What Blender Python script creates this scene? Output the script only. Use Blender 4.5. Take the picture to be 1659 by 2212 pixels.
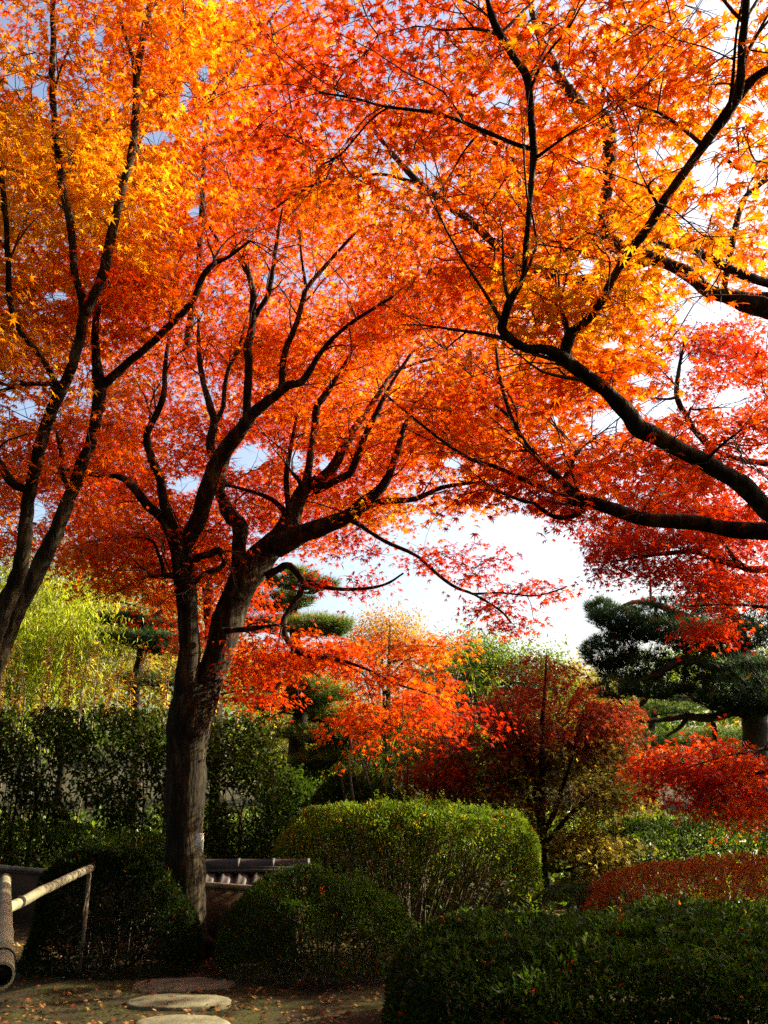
import bpy, math
import numpy as np
from mathutils import Vector

# ------------------------------------------------------------------ camera, sky, sun, exposure
for _o in list(bpy.data.objects):
    bpy.data.objects.remove(_o, do_unlink=True)
scene = bpy.context.scene
COL = scene.collection
F, CX, CY = 1877.0, 829.5, 1106.0          # focal length and centre in the 1659 x 2212 frame the layout was measured in
PITCH = math.radians(16.4)
CAMZ = 1.55
cam_d = bpy.data.cameras.new('camera')
cam = bpy.data.objects.new('camera', cam_d)
COL.objects.link(cam)
cam.location = (0, 0, CAMZ)
cam.rotation_euler = (math.pi / 2 + PITCH, 0, 0)
cam_d.sensor_fit = 'VERTICAL'
cam_d.angle = 2 * math.atan(CY / F)
cam_d.clip_start = 0.05
cam_d.clip_end = 2000
scene.camera = cam

SUN_EL, SUN_AZ = math.radians(28), math.radians(71)      # azimuth from straight ahead (+Y) towards +X
world = bpy.data.worlds.new('World')
scene.world = world
world.use_nodes = True
wn = world.node_tree
bg = wn.nodes['Background']
sky = wn.nodes.new('ShaderNodeTexSky')
sky.sky_type = 'NISHITA'
sky.sun_disc = False
sky.sun_elevation = SUN_EL
sky.sun_rotation = SUN_AZ
sky.air_density = 1.0
sky.dust_density = 5.0
sky.ozone_density = 0.3
wn.links.new(sky.outputs[0], bg.inputs[0])
bg.inputs[1].default_value = 0.095
sun_l = bpy.data.lights.new('sun', 'SUN')
sun_l.energy = 5.0
sun_l.angle = math.radians(0.5)
sun_l.color = (1.0, 0.88, 0.64)
sun = bpy.data.objects.new('sun', sun_l)
COL.objects.link(sun)
SUN = Vector((math.cos(SUN_EL) * math.sin(SUN_AZ), math.cos(SUN_EL) * math.cos(SUN_AZ), math.sin(SUN_EL)))
sun.rotation_euler = (-SUN).to_track_quat('-Z', 'Y').to_euler()
scene.view_settings.view_transform = 'Standard'
scene.view_settings.look = 'None'
scene.view_settings.exposure = 1.85
scene.view_settings.gamma = 1.0
scene.render.engine = 'CYCLES'
scene.cycles.max_bounces = 8
scene.cycles.diffuse_bounces = 4
scene.cycles.glossy_bounces = 2
scene.cycles.transmission_bounces = 4
scene.cycles.transparent_max_bounces = 4
scene.cycles.use_denoising = False
scene.cycles.sample_clamp_indirect = 4.0
scene.cycles.caustics_reflective = False
scene.cycles.caustics_refractive = False

R = np.random.default_rng(11)
CP, SP = math.cos(PITCH), math.sin(PITCH)


def P(px, py, d):
    """the point at horizontal distance d ahead, seen at (px, py) of the measured frame; arrays allowed"""
    u = (np.asarray(px, float) - CX) / F
    v = (CY - np.asarray(py, float)) / F
    y = CP - v * SP
    z = SP + v * CP
    s = d / y
    return np.stack(np.broadcast_arrays(u * s, y * s, z * s + CAMZ), -1)


def PS(px, py, d):
    v = (CY - py) / F
    return d / (CP - v * SP)          # distance along the optical axis


def UN(p):
    x, y, z = p[..., 0], p[..., 1], p[..., 2] - CAMZ
    w = np.maximum(y * CP + z * SP, .05)
    v = -y * SP + z * CP
    return CX + F * x / w, CY - F * v / w


def smooth_noise(p, seed=0, f=1.0):
    """cheap smooth value in about -1..1 for points p"""
    r = np.random.default_rng(seed)
    out = 0
    for k in range(4):
        d = r.normal(size=3)
        out = out + np.sin((p @ d) * f * (1 + .7 * k) + r.uniform(0, 6.28)) / (1 + .5 * k)
    return out / 2.2


# ------------------------------------------------------------------ materials
def new_mat(name):
    m = bpy.data.materials.new(name)
    m.use_nodes = True
    n = m.node_tree
    return m, n, n.nodes['Principled BSDF'], n.nodes['Material Output']


def leaf_mat(name, rough=.5, spec=.3, trans=.55, tint=(1, 1, 1), wax=0):
    m, n, b, out = new_mat(name)
    a = n.nodes.new('ShaderNodeAttribute')
    a.attribute_name = 'tone'
    b.inputs['Roughness'].default_value = rough
    b.inputs['Specular IOR Level'].default_value = spec
    n.links.new(a.outputs['Color'], b.inputs['Base Color'])
    mul = n.nodes.new('ShaderNodeMix')
    mul.data_type = 'RGBA'
    mul.blend_type = 'MULTIPLY'
    mul.inputs[0].default_value = 1
    mul.inputs[7].default_value = (*tint, 1)
    n.links.new(a.outputs['Color'], mul.inputs[6])
    t = n.nodes.new('ShaderNodeBsdfTranslucent')
    n.links.new(mul.outputs[2], t.inputs[0])
    mx = n.nodes.new('ShaderNodeMixShader')
    mx.inputs[0].default_value = trans
    n.links.new(b.outputs[0], mx.inputs[1])
    n.links.new(t.outputs[0], mx.inputs[2])
    n.links.new(mx.outputs[0], out.inputs[0])
    return m


def noise_mat(name, cols, scale=8, rough=.85, bump=.4, stretch=(1, 1, 1), spec=.3, detail=8, bscale=None, bdist=.02):
    m, n, b, out = new_mat(name)
    tc = n.nodes.new('ShaderNodeTexCoord')
    mp = n.nodes.new('ShaderNodeMapping')
    mp.inputs['Scale'].default_value = stretch
    n.links.new(tc.outputs['Object'], mp.inputs[0])
    nz = n.nodes.new('ShaderNodeTexNoise')
    nz.inputs['Scale'].default_value = scale
    nz.inputs['Detail'].default_value = detail
    nz.inputs['Roughness'].default_value = .65
    n.links.new(mp.outputs[0], nz.inputs['Vector'])
    cr = n.nodes.new('ShaderNodeValToRGB')
    e = cr.color_ramp.elements
    lo, hi = .3, .7
    for i, c in enumerate(cols):
        t = lo + (hi - lo) * i / max(1, len(cols) - 1)
        if i < 2:
            e[i].position = t
            e[i].color = (*c, 1)
        else:
            k = e.new(t)
            k.color = (*c, 1)
    n.links.new(nz.outputs[0], cr.inputs[0])
    n.links.new(cr.outputs[0], b.inputs['Base Color'])
    b.inputs['Roughness'].default_value = rough
    b.inputs['Specular IOR Level'].default_value = spec
    n2 = n.nodes.new('ShaderNodeTexNoise')
    n2.inputs['Scale'].default_value = bscale or scale * 3
    n2.inputs['Detail'].default_value = 6
    n.links.new(mp.outputs[0], n2.inputs['Vector'])
    bp = n.nodes.new('ShaderNodeBump')
    bp.inputs['Strength'].default_value = bump
    bp.inputs['Distance'].default_value = bdist
    n.links.new(n2.outputs[0], bp.inputs['Height'])
    n.links.new(bp.outputs[0], b.inputs['Normal'])
    return m


M_MAPLE = leaf_mat('maple_leaf', .5, .07, .6, (1, 1, .6))
M_GREEN = leaf_mat('green_leaf', .5, .12, .5, (1.0, 1.0, .45))
M_NEEDLE = leaf_mat('pine_needle', .6, .12, .3)
M_LITTER = leaf_mat('fallen_leaf', .7, .2, .2)
M_BARK = noise_mat('maple_bark', [(.005, .004, .003), (.016, .012, .006), (.085, .068, .028)], 5, .9, .9, (3, 3, .55), .15, 8, 14, .018)
M_TWIG = noise_mat('twig_bark', [(.035, .022, .014), (.09, .06, .035)], 6, .85, .3)
M_PINEB = noise_mat('pine_bark', [(.02, .015, .012), (.075, .055, .04)], 7, .95, .9, (2, 2, .8))
M_PALE = noise_mat('pale_stem', [(.25, .2, .12), (.4, .34, .22)], 9, .8, .3, (2, 2, .6))


# ------------------------------------------------------------------ objects
def link(name, me, mat, parent=None, smooth=False):
    o = bpy.data.objects.new(name, me)
    if mat:
        me.materials.append(mat)
    COL.objects.link(o)
    if parent is not None:
        o.parent = parent
        o.matrix_parent_inverse = parent.matrix_world.inverted()
    if smooth:
        me.polygons.foreach_set('use_smooth', np.ones(len(me.polygons), bool))
    return o


def tag(o, label, cat, group=None, kind=None):
    if label:
        o['label'] = label
    if cat:
        o['category'] = cat
    if group:
        o['group'] = group
    if kind:
        o['kind'] = kind
    return o


def thing(name, label, cat, loc=(0, 0, 0), group=None):
    o = bpy.data.objects.new(name, None)
    o.empty_display_size = .1
    COL.objects.link(o)
    o.location = loc
    o.matrix_world.translation = Vector(loc)
    return tag(o, label, cat, group)


def mesh_from(name, V, faces, sizes=None, tone=None):
    """V (n,3); faces a flat index array with sizes per polygon (or an (m,k) array)"""
    V = np.ascontiguousarray(V, np.float32)
    faces = np.asarray(faces, np.int32)
    if sizes is None:
        sizes = np.full(len(faces), faces.shape[1], np.int32)
        faces = faces.reshape(-1)
    me = bpy.data.meshes.new(name)
    me.vertices.add(len(V))
    me.vertices.foreach_set('co', V.reshape(-1))
    me.loops.add(len(faces))
    me.loops.foreach_set('vertex_index', faces)
    me.polygons.add(len(sizes))
    st = np.zeros(len(sizes), np.int32)
    st[1:] = np.cumsum(sizes)[:-1]
    me.polygons.foreach_set('loop_start', st)
    if tone is not None:
        a = me.attributes.new('tone', 'FLOAT_COLOR', 'POINT')
        c = np.ones((len(V), 4), np.float32)
        c[:, :3] = tone
        a.data.foreach_set('color', c.reshape(-1))
    me.update(calc_edges=True)
    return me


class MB:
    """collects pieces into one mesh"""

    def __init__(self):
        self.v, self.f, self.s, self.n = [], [], [], 0

    def add(self, V, faces):
        V = np.asarray(V, float)
        for f in faces:
            self.f.extend(int(i) + self.n for i in f)
            self.s.append(len(f))
        self.v.append(V)
        self.n += len(V)

    def addarr(self, V, A):
        self.f.extend((A + self.n).reshape(-1).tolist())
        self.s.extend([A.shape[1]] * len(A))
        self.v.append(V)
        self.n += len(V)

    def box(self, c, s, rot=0, tilt=0):
        x, y, z = np.array(s) / 2
        V = np.array([[-x, -y, -z], [x, -y, -z], [x, y, -z], [-x, y, -z], [-x, -y, z], [x, -y, z], [x, y, z], [-x, y, z]])
        ct, st_ = math.cos(tilt), math.sin(tilt)
        V = V @ np.array([[1, 0, 0], [0, ct, st_], [0, -st_, ct]])
        cr, sr = math.cos(rot), math.sin(rot)
        V = V @ np.array([[cr, sr, 0], [-sr, cr, 0], [0, 0, 1]])
        self.add(V + np.array(c), [(0, 3, 2, 1), (4, 5, 6, 7), (0, 1, 5, 4), (1, 2, 6, 5), (2, 3, 7, 6), (3, 0, 4, 7)])

    def tube(self, pts, rad, n=8, cap=True, rough=0.0, seed=0):
        V, A = tube_arr(pts, rad, n, rough, seed)
        base = self.n
        self.addarr(V, A)
        if cap:
            k = len(pts)
            self.f.extend([base + i for i in range(n)][::-1])
            self.s.append(n)
            self.f.extend([base + (k - 1) * n + i for i in range(n)])
            self.s.append(n)

    def build(self, name, mat, parent=None, smooth=False, tone=None):
        me = mesh_from(name, np.concatenate(self.v), np.array(self.f, np.int32), np.array(self.s, np.int32), tone)
        return link(name, me, mat, parent, smooth)


def tube_arr(pts, rad, n=8, rough=0.0, seed=0):
    pts = np.asarray(pts, float)
    rad = np.broadcast_to(np.asarray(rad, float), (len(pts),))
    t = np.gradient(pts, axis=0)
    t /= np.linalg.norm(t, axis=1, keepdims=True) + 1e-9
    ref = np.array([0, 0, 1.0]) if abs(t[0, 2]) < .9 else np.array([1.0, 0, 0])
    u = np.cross(t[0], ref)
    u /= np.linalg.norm(u)
    U = []
    for k in range(len(pts)):
        u = u - t[k] * (u @ t[k])
        u /= np.linalg.norm(u) + 1e-9
        U.append(u)
    U = np.array(U)
    W = np.cross(t, U)
    a = np.arange(n) * 2 * math.pi / n
    ring = U[:, None] * np.cos(a)[None, :, None] + W[:, None] * np.sin(a)[None, :, None]
    rr = rad[:, None].repeat(n, 1)
    if rough:
        q = pts[:, None] + ring * rr[..., None]
        k = smooth_noise(q.reshape(-1, 3), seed, 1.2 / max(rad.max(), .01)).reshape(rr.shape)
        k2 = smooth_noise(pts, seed + 5, 2.2 / max(rad.max(), .02))[:, None]
        rr = rr * (1 + rough * k + rough * .7 * k2)
    V = pts[:, None] + ring * rr[..., None]
    k = len(pts)
    i = np.arange(k - 1)[:, None] * n
    j = np.arange(n)[None]
    j2 = (j + 1) % n
    A = np.stack([i + j, i + j2, i + n + j2, i + n + j], -1).reshape(-1, 4)
    return V.reshape(-1, 3), A


def resample(P_, step_n=6):
    """Catmull-Rom through control rows (any width)"""
    Q = np.asarray(P_, float)
    if len(Q) < 2:
        return Q
    E = np.vstack([2 * Q[0] - Q[1], Q, 2 * Q[-1] - Q[-2]])
    out = []
    for k in range(1, len(E) - 2):
        p0, p1, p2, p3 = E[k - 1:k + 3]
        for s in np.arange(step_n) / step_n:
            out.append(.5 * (2 * p1 + (p2 - p0) * s + (2 * p0 - 5 * p1 + 4 * p2 - p3) * s * s + (3 * p1 - p0 - 3 * p2 + p3) * s ** 3))
    out.append(Q[-1])
    return np.array(out)


# ------------------------------------------------------------------ leaves
def maple_template(lobes):
    if lobes == 7:
        ang, ln, notch = [0, 40, 82, 128], [1, .93, .74, .42], .3
    else:
        ang, ln, notch = [0, 46, 100], [1, .9, .6], .28
    full = [(-a, l) for a, l in zip(ang[::-1], ln[::-1])] + [(a, l) for a, l in zip(ang[1:], ln[1:])]
    out = []
    for i, (a, l) in enumerate(full):
        if i:
            m = math.radians((a + full[i - 1][0]) / 2)
            out.append((notch * math.sin(m), notch * math.cos(m), .015))
        r = math.radians(a)
        out.append((l * math.sin(r), l * math.cos(r), -.16 * l * l))
    out.append((0, -.1, 0))
    V = np.array([(0, 0, 0.02)] + out)
    n = len(out)
    Fc = np.array([(0, 1 + i, 1 + (i + 1) % n) for i in range(n)])
    return V, Fc


T7 = maple_template(7)
_k = len(T7[0])
T7 = (np.vstack([T7[0], [(-.018, -.08, 0), (.018, -.08, 0), (.0, -.62, .12)]]), np.vstack([T7[1], [(_k, _k + 2, _k + 1)]]))
T5 = maple_template(5)
# a folded oval leaf, base at the origin, tip at +Y
TOVAL = (np.array([(0, 0, 0), (-.22, .38, .07), (0, .45, 0), (.22, .38, .07), (0, 1, -.08)]),
         np.array([(0, 2, 1), (0, 3, 2), (1, 2, 4), (2, 3, 4)]))
TLEAF4 = (np.array([(0, 0, 0), (-.24, .5, .06), (0, 1, -.05), (.24, .5, .06)]), np.array([(0, 3, 2), (0, 2, 1)]))
TLONG = (np.array([(0, 0, 0), (-.11, .4, .02), (0, .42, -.02), (.11, .4, .02), (0, 1, -.3)]),
         np.array([(0, 2, 1), (0, 3, 2), (1, 2, 4), (2, 3, 4)]))


def needle_template(k=11, w=.035, seed=3):
    r = np.random.default_rng(seed)
    V, Fc = [], []
    for i in range(k):
        a = i * 2.4
        e = math.radians(r.uniform(8, 75))
        d = np.array([math.cos(e) * math.cos(a), math.cos(e) * math.sin(a), math.sin(e)])
        s = np.cross(d, [0, 0, 1])
        s /= np.linalg.norm(s) + 1e-6
        L = r.uniform(.75, 1)
        b = len(V)
        V += [-s * w, s * w, d * L]
        Fc.append((b, b + 1, b + 2))
    return np.array(V), np.array(Fc)


TNEEDLE = needle_template()


def unit(a):
    return a / (np.linalg.norm(a, axis=-1, keepdims=True) + 1e-9)


def leaves_mesh(name, T, pos, tip, nor, size, tone, mat, parent):
    V, Fc = T
    tip = unit(tip)
    nor = unit(nor - tip * (nor * tip).sum(-1, keepdims=True))
    side = np.cross(tip, nor)
    size = np.broadcast_to(size, (len(pos),))[:, None, None]
    curl = R.normal(1.2, .9, len(pos))[:, None, None] if T is not TNEEDLE else 1.0
    W = pos[:, None] + size * (V[None, :, 0:1] * side[:, None] + V[None, :, 1:2] * tip[:, None] + V[None, :, 2:3] * curl * nor[:, None])
    k = len(V)
    A = (np.arange(len(pos))[:, None, None] * k + Fc[None]).reshape(-1, 3)
    tn = np.repeat(tone, k, axis=0)
    me = mesh_from(name, W.reshape(-1, 3), A, None, tn)
    return link(name, me, mat, parent)


AUTUMN = np.array([(.16, .010, .008), (.42, .014, .006), (.62, .036, .004), (.76, .090, .003), (.82, .175, .004), (.84, .32, .008), (.84, .46, .020)])
GREENS = np.array([(.011, .024, .004), (.026, .054, .006), (.055, .105, .009), (.11, .18, .013), (.21, .27, .02), (.38, .36, .03), (.52, .40, .05)])


def ramp(h, pal=AUTUMN):
    h = np.clip(h, 0, .9999) * (len(pal) - 1)
    i = h.astype(int)
    f = (h - i)[:, None]
    return pal[i] * (1 - f) + pal[i + 1] * f


HUE = np.array([
    (100, 80, .42), (230, 120, .52), (60, 330, .64), (200, 350, .62), (150, 450, .70), (260, 400, .70), (350, 200, .56), (420, 80, .42),
    (330, 600, .36), (60, 650, .52), (60, 760, .52), (250, 720, .38), (450, 300, .28), (450, 500, .30), (600, 450, .34), (730, 430, .62),
    (750, 600, .44), (600, 650, .36), (700, 750, .40), (850, 700, .50), (900, 830, .46), (800, 930, .36), (1000, 200, .45), (700, 150, .36),
    (1200, 150, .52), (1350, 200, .56), (1050, 400, .5), (1200, 620, .76), (1150, 530, .66), (1400, 600, .76), (1500, 600, .78),
    (1300, 300, .54), (1000, 600, .44), (1250, 900, .56), (1350, 850, .5), (1560, 780, .22), (1480, 730, .2), (1600, 900, .32),
    (1450, 900, .42), (1600, 450, .46), (1100, 1000, .42), (1200, 1080, .4), (900, 1000, .38), (700, 1050, .33), (500, 1080, .30),
    (350, 1200, .30), (250, 1250, .38), (100, 1000, .3), (1500, 1050, .2), (1400, 1200, .16), (1550, 1250, .18), (1000, 1200, .3),
    (1100, 1280, .28), (1560, 300, .7), (60, 1120, .25), (1250, 520, .62)])


def hue_at(x, y):
    d2 = (x[:, None] - HUE[None, :, 0]) ** 2 + (y[:, None] - HUE[None, :, 1]) ** 2
    w = np.exp(-d2 / (2 * 85 ** 2)) + 1e-9
    return (w * HUE[None, :, 2]).sum(1) / w.sum(1)


# openings where the sky shows between the sprays (ellipses in the measured frame)
GAPS = np.array([
    (960, 1310, 250, 105), (1180, 1310, 90, 120), (1110, 1150, 62, 55), (1200, 1210, 60, 60), (760, 1230, 60, 50), (1230, 1385, 50, 40),
    (535, 985, 38, 32), (400, 1048, 34, 20), (1535, 362, 42, 46), (1500, 468, 30, 34), (1530, 672, 66, 26), (1262, 575, 28, 22),
    (1320, 908, 44, 30), (1430, 878, 52, 24), (1590, 862, 50, 24), (58, 880, 30, 26), (215, 80, 12, 22), (335, 298, 38, 16), (30, 175, 20, 18),
    (440, 155, 16, 26), (402, 210, 16, 40), (1530, 12, 42, 20), (1090, 222, 22, 14), (930, 370, 22, 20), (1430, 330, 26, 14), (1560, 105, 26, 24),
    (85, 195, 16, 20), (1350, 160, 14, 12), (960, 40, 12, 10), (730, 200, 16, 14), (585, 600, 14, 16), (640, 1010, 18, 30), (845, 600, 10, 12),
    (420, 455, 16, 12), (120, 640, 26, 12), (75, 1100, 20, 34), (1470, 800, 26, 34), (1385, 820, 24, 14), (980, 1000, 26, 14), (560, 340, 8, 8),
    (700, 1010, 14, 24), (1010, 1130, 14, 40), (1320, 745, 16, 10), (905, 1120, 24, 16)])


def gap_keep(x, y, grow=1.0, soft=.25):
    nz = smooth_noise(np.stack([x, y, 0 * x], -1), 21, .045)
    q = np.sqrt((((x[:, None] - GAPS[None, :, 0]) / (GAPS[None, :, 2] * grow)) ** 2 + ((y[:, None] - GAPS[None, :, 1]) / (GAPS[None, :, 3] * grow)) ** 2)).min(1)
    return q > 1 + .38 * nz + R.normal(0, soft, len(x))


LIMB = np.full((560, 420), 1e9)            # nearest limb depth per 4 px cell of the measured frame
DEFER = []


def note_limb(c, rad):
    px, py = UN(c)
    d = c[:, 1]
    r = np.maximum(rad * F / np.maximum(d, .5) * .9 + 2, 4)
    for a, b_, k, e in zip(px, py, r, d):
        i0, i1, j0, j1 = int((b_ - k) // 4), int((b_ + k) // 4), int((a - k) // 4), int((a + k) // 4)
        i0, j0 = max(i0, 0), max(j0, 0)
        if i1 < i0 or j1 < j0 or i0 >= 560 or j0 >= 420:
            continue
        v = LIMB[i0:i1 + 1, j0:j1 + 1]
        np.minimum(v, e, out=v)


class Tree:
    def __init__(self, name, label, cat, base, bark=None, group=None, seed=1):
        self.o = thing(name, label, cat, base, group)
        self.base = np.array(base, float)
        self.bark = bark or M_BARK
        self.nodes, self.rads = [], []
        self.seed = seed
        self.tw = MB()

    def limb(self, rows, d, name='limb', sides=9, rough=.1, wob=True):
        """rows: (px, py, r_px); d: depth at start and end, or one per row"""
        rows = np.array(rows, float)
        if len(d) == 2 and len(rows) != 2:
            L = np.r_[0, np.cumsum(np.hypot(*np.diff(rows[:, :2], axis=0).T))]
            d = d[0] + (d[1] - d[0]) * L / L[-1]
        d = np.asarray(d, float)
        pts = P(rows[:, 0], rows[:, 1], d)
        rad = rows[:, 2] * PS(rows[:, 0], rows[:, 1], d) / F
        return self.limb3(pts, rad, name, sides, rough)

    def limb3(self, pts, rad, name='limb', sides=9, rough=.1):
        C = resample(np.c_[pts, rad], 7 if rad[0] > .03 else 4)
        self.seed += 1
        c = C[:, :3]
        j = smooth_noise(c, self.seed, 9)[:, None] * unit(np.array([[.7, .4, .5]])) * np.minimum(C[:, 3:4] * .25, .012)
        m = MB()
        m.tube(c + j, np.maximum(C[:, 3], .002), sides, True, rough, self.seed)
        o = m.build(name, self.bark, self.o, True)
        self.nodes.append(c)
        self.rads.append(C[:, 3])
        if self.bark is M_BARK and C[0, 3] > .016:
            note_limb(c, C[:, 3])
        if self.bark is M_BARK and name == 'limb' and len(c) > 6:
            self.sprout(c, C[:, 3])
        return o

    def sprout(self, c, rad):
        r = np.random.default_rng(self.seed * 7 + 1)
        n = len(c)
        L0 = np.linalg.norm(np.diff(c, axis=0), axis=1).sum()
        spots = [n - 1, n - 1] + list(r.integers(int(n * .35), n - 1, int(2 + L0 * 2.2)))
        for k in spots:
            ax = unit(c[k] - c[max(k - 3, 0)])
            d = unit(ax + r.normal(0, .55, 3) + np.array([0, 0, .12]))
            rr = min(rad[k] * .55, .011)
            if rr < .0015:
                rr = .0015
            L = r.uniform(.35, .8)
            pts = [c[k]]
            for q in range(4):
                d = unit(d + r.normal(0, .22, 3) + np.array([0, 0, -.02]))
                pts.append(pts[-1] + d * L / 4)
            pl = resample(np.array(pts), 2)
            gx, gy = UN(pl)
            if (np.sqrt(((gx[:, None] - GAPS[None, :7, 0]) / GAPS[None, :7, 2]) ** 2 + ((gy[:, None] - GAPS[None, :7, 1]) / GAPS[None, :7, 3]) ** 2) < 1).any():
                continue
            rs = np.linspace(rr, .0016, len(pl))
            self.tw.tube(pl, rs, 5, False)
            self.nodes.append(pl[2:])
            for _ in range(3):
                j = r.integers(2, len(pl) - 1)
                e = unit(unit(pl[j] - pl[j - 1]) + r.normal(0, .6, 3))
                m_ = pl[j] + e * L * .2 + r.normal(0, .015, 3)
                self.tw.tube(np.array([pl[j], m_, m_ + unit(e + r.normal(0, .3, 3)) * L * .22]), np.array([rs[j] * .7, rs[j] * .45, .001]), 4, False)

    def crown(self, *a, **k):
        DEFER.append(lambda: self.crown_now(*a, **k))

    def crown_now(self, regions, leaf=.06, T=T5, per=110, cr=(.25, .5), pal=AUTUMN, hue=None, dh=0.0, jit=.07, mat=None, gaps=True, flat=.16,
              tilt=.3, name='crown', twigs=True, droop=.6, thin=1.0, up=1.0, front=.25, zcap=7.6):
        mat = mat or M_MAPLE
        cs, hs = [], []
        for rg in regions:
            cx, cy, rx, ry, d0, d1, n = rg[:7]
            a = R.uniform(0, 2 * math.pi, n)
            q = np.sqrt(R.uniform(0, 1, n))
            x, y = cx + rx * q * np.cos(a), cy + ry * q * np.sin(a)
            dd = R.uniform(d0, d1, n)
            if gaps:
                k = gap_keep(x, y, 1.12, .1)
                x, y, dd = x[k], y[k], dd[k]
            c = P(x, y, dd)
            k = c[:, 2] < zcap
            c, x, y = c[k], x[k], y[k]
            cs.append(c)
            if len(rg) > 7:
                hs.append(np.full(len(c), rg[7]))
            else:
                hs.append(hue_at(x, y) if hue is None else np.full(len(c), hue))
        c = np.concatenate(cs)
        h = np.concatenate(hs) + dh + R.normal(0, jit, len(c))
        n = len(c)
        rc = R.uniform(cr[0], cr[1], n)
        m = np.maximum(4, (per * (rc / np.mean(cr)) ** 2 * R.uniform(.6, 1.3, n)).astype(int))
        idx = np.repeat(np.arange(n), m)
        N = len(idx)
        an = R.uniform(0, 2 * math.pi, N)
        q = np.sqrt(R.uniform(0, 1, N)) * (1 + .25 * np.sin(3 * an + idx))
        tx, ty = R.normal(0, tilt, n), R.normal(0, tilt, n)
        ox, oy = q * np.cos(an) * rc[idx], q * np.sin(an) * rc[idx]
        oz = tx[idx] * ox + ty[idx] * oy - .22 * q * q * rc[idx] + R.normal(0, flat, N) * rc[idx]
        pos = c[idx] + np.stack([ox, oy, oz], -1)
        a2 = an + R.normal(0, .8, N)
        tip = np.stack([np.cos(a2), np.sin(a2), -R.uniform(0, 2 * droop, N)], -1)
        nor = np.stack([R.normal(0, .45, N), R.normal(0, .45, N), np.full(N, up)], -1)
        keep = pos[:, 2] > .05
        if gaps:
            x, y = UN(pos)
            keep &= gap_keep(x, y, 1.0, .2)
        x, y = UN(pos)
        i, j = (y // 4).astype(int), (x // 4).astype(int)
        ok = (i >= 0) & (i < 560) & (j >= 0) & (j < 420)
        ahead = np.zeros(N, bool)
        ahead[ok] = pos[ok, 1] < LIMB[i[ok], j[ok]]
        ahead &= LIMB[np.clip(i, 0, 559), np.clip(j, 0, 419)] < 1e8
        keep &= ~(ahead & (R.uniform(0, 1, N) > front))
        tone = ramp(h[idx] + R.normal(0, .045, N), pal) * R.uniform(.8, 1.12, (N, 1))
        tone[R.uniform(0, 1, N) < .05] *= np.array([.45, .5, .8])
        sz = leaf * R.uniform(.55, 1.25, N)
        o = leaves_mesh(name, T, pos[keep], tip[keep], nor[keep], sz[keep], tone[keep], mat, self.o)
        if twigs and self.nodes:
            nd = np.concatenate(self.nodes)
            dist = np.array([np.min(((nd - p) ** 2).sum(1)) for p in c])
            for i in np.argsort(dist):
                dd = ((nd - c[i]) ** 2).sum(1)
                k = int(np.argmin(dd))
                s = nd[k]
                L = math.sqrt(dd[k])
                mid1 = s + (c[i] - s) * .4 + R.normal(0, .07 * L, 3)
                mid2 = s + (c[i] - s) * .75 + R.normal(0, .05 * L, 3)
                pl = resample(np.array([s, mid1, mid2, c[i]]), 2)
                r0 = min(.0035 + .004 * L, .012) * self.twk
                self.tw.tube(pl, np.linspace(r0, .0025 * self.twk, len(pl)), 4, False)
                for _ in range(3):
                    aa = R.uniform(0, 6.28)
                    e = c[i] + rc[i] * .8 * np.array([math.cos(aa), math.sin(aa), (tx[i] * math.cos(aa) + ty[i] * math.sin(aa)) - .12])
                    b = c[i] + (e - c[i]) * .5 + np.array([0, 0, .04 * rc[i]]) + R.normal(0, .06 * rc[i], 3)
                    self.tw.tube(np.array([c[i], b, e]), np.array([.0028, .0022, .001]) * self.twk, 3, False)
                nd = np.vstack([nd, pl[1:]])
        return o

    twk = 1.0

    def done(self, mat=None):
        DEFER.append(lambda: self.done_now(mat))

    def done_now(self, mat=None):
        if self.tw.n:
            self.tw.build('twigs', mat or M_TWIG, self.o)


# ------------------------------------------------------------------ ground
def ground_z(x, y):
    p = np.stack([x, y, 0 * x], -1)
    return .035 * smooth_noise(p, 4, 1.3) + .012 * smooth_noise(p, 9, 6)


def make_ground():
    xs = np.r_[-900, -200, -60, np.linspace(-25, 25, 140), 60, 200, 900]
    ys = np.r_[-60, -20, np.linspace(-6, 40, 150), 60, 100, 300, 1200]
    X, Y = np.meshgrid(xs, ys, indexing='ij')
    Z = ground_z(X, Y) * (np.abs(X) < 26) * (Y < 41)
    V = np.stack([X, Y, Z], -1).reshape(-1, 3)
    ny = len(ys)
    i, j = np.meshgrid(np.arange(len(xs) - 1), np.arange(ny - 1), indexing='ij')
    b = (i * ny + j).reshape(-1)
    A = np.stack([b, b + ny, b + ny + 1, b + 1], -1)
    m = noise_mat('earth', [(.016, .012, .007), (.032, .024, .012), (.036, .036, .010), (.055, .05, .016)], 1.6, .95, .6, (1, 1, 1), .1, 10, 40, .02)
    o = link('ground', mesh_from('ground', V, A), m, None, True)
    tag(o, 'bare earth and moss strewn with fallen leaves', 'ground', None, 'structure')


make_ground()

M_STONE = noise_mat('worn_stone', [(.075, .068, .04), (.13, .12, .07), (.21, .195, .12)], 6, .9, .5, (1, 1, 1), .2, 8, 30, .01)


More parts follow.
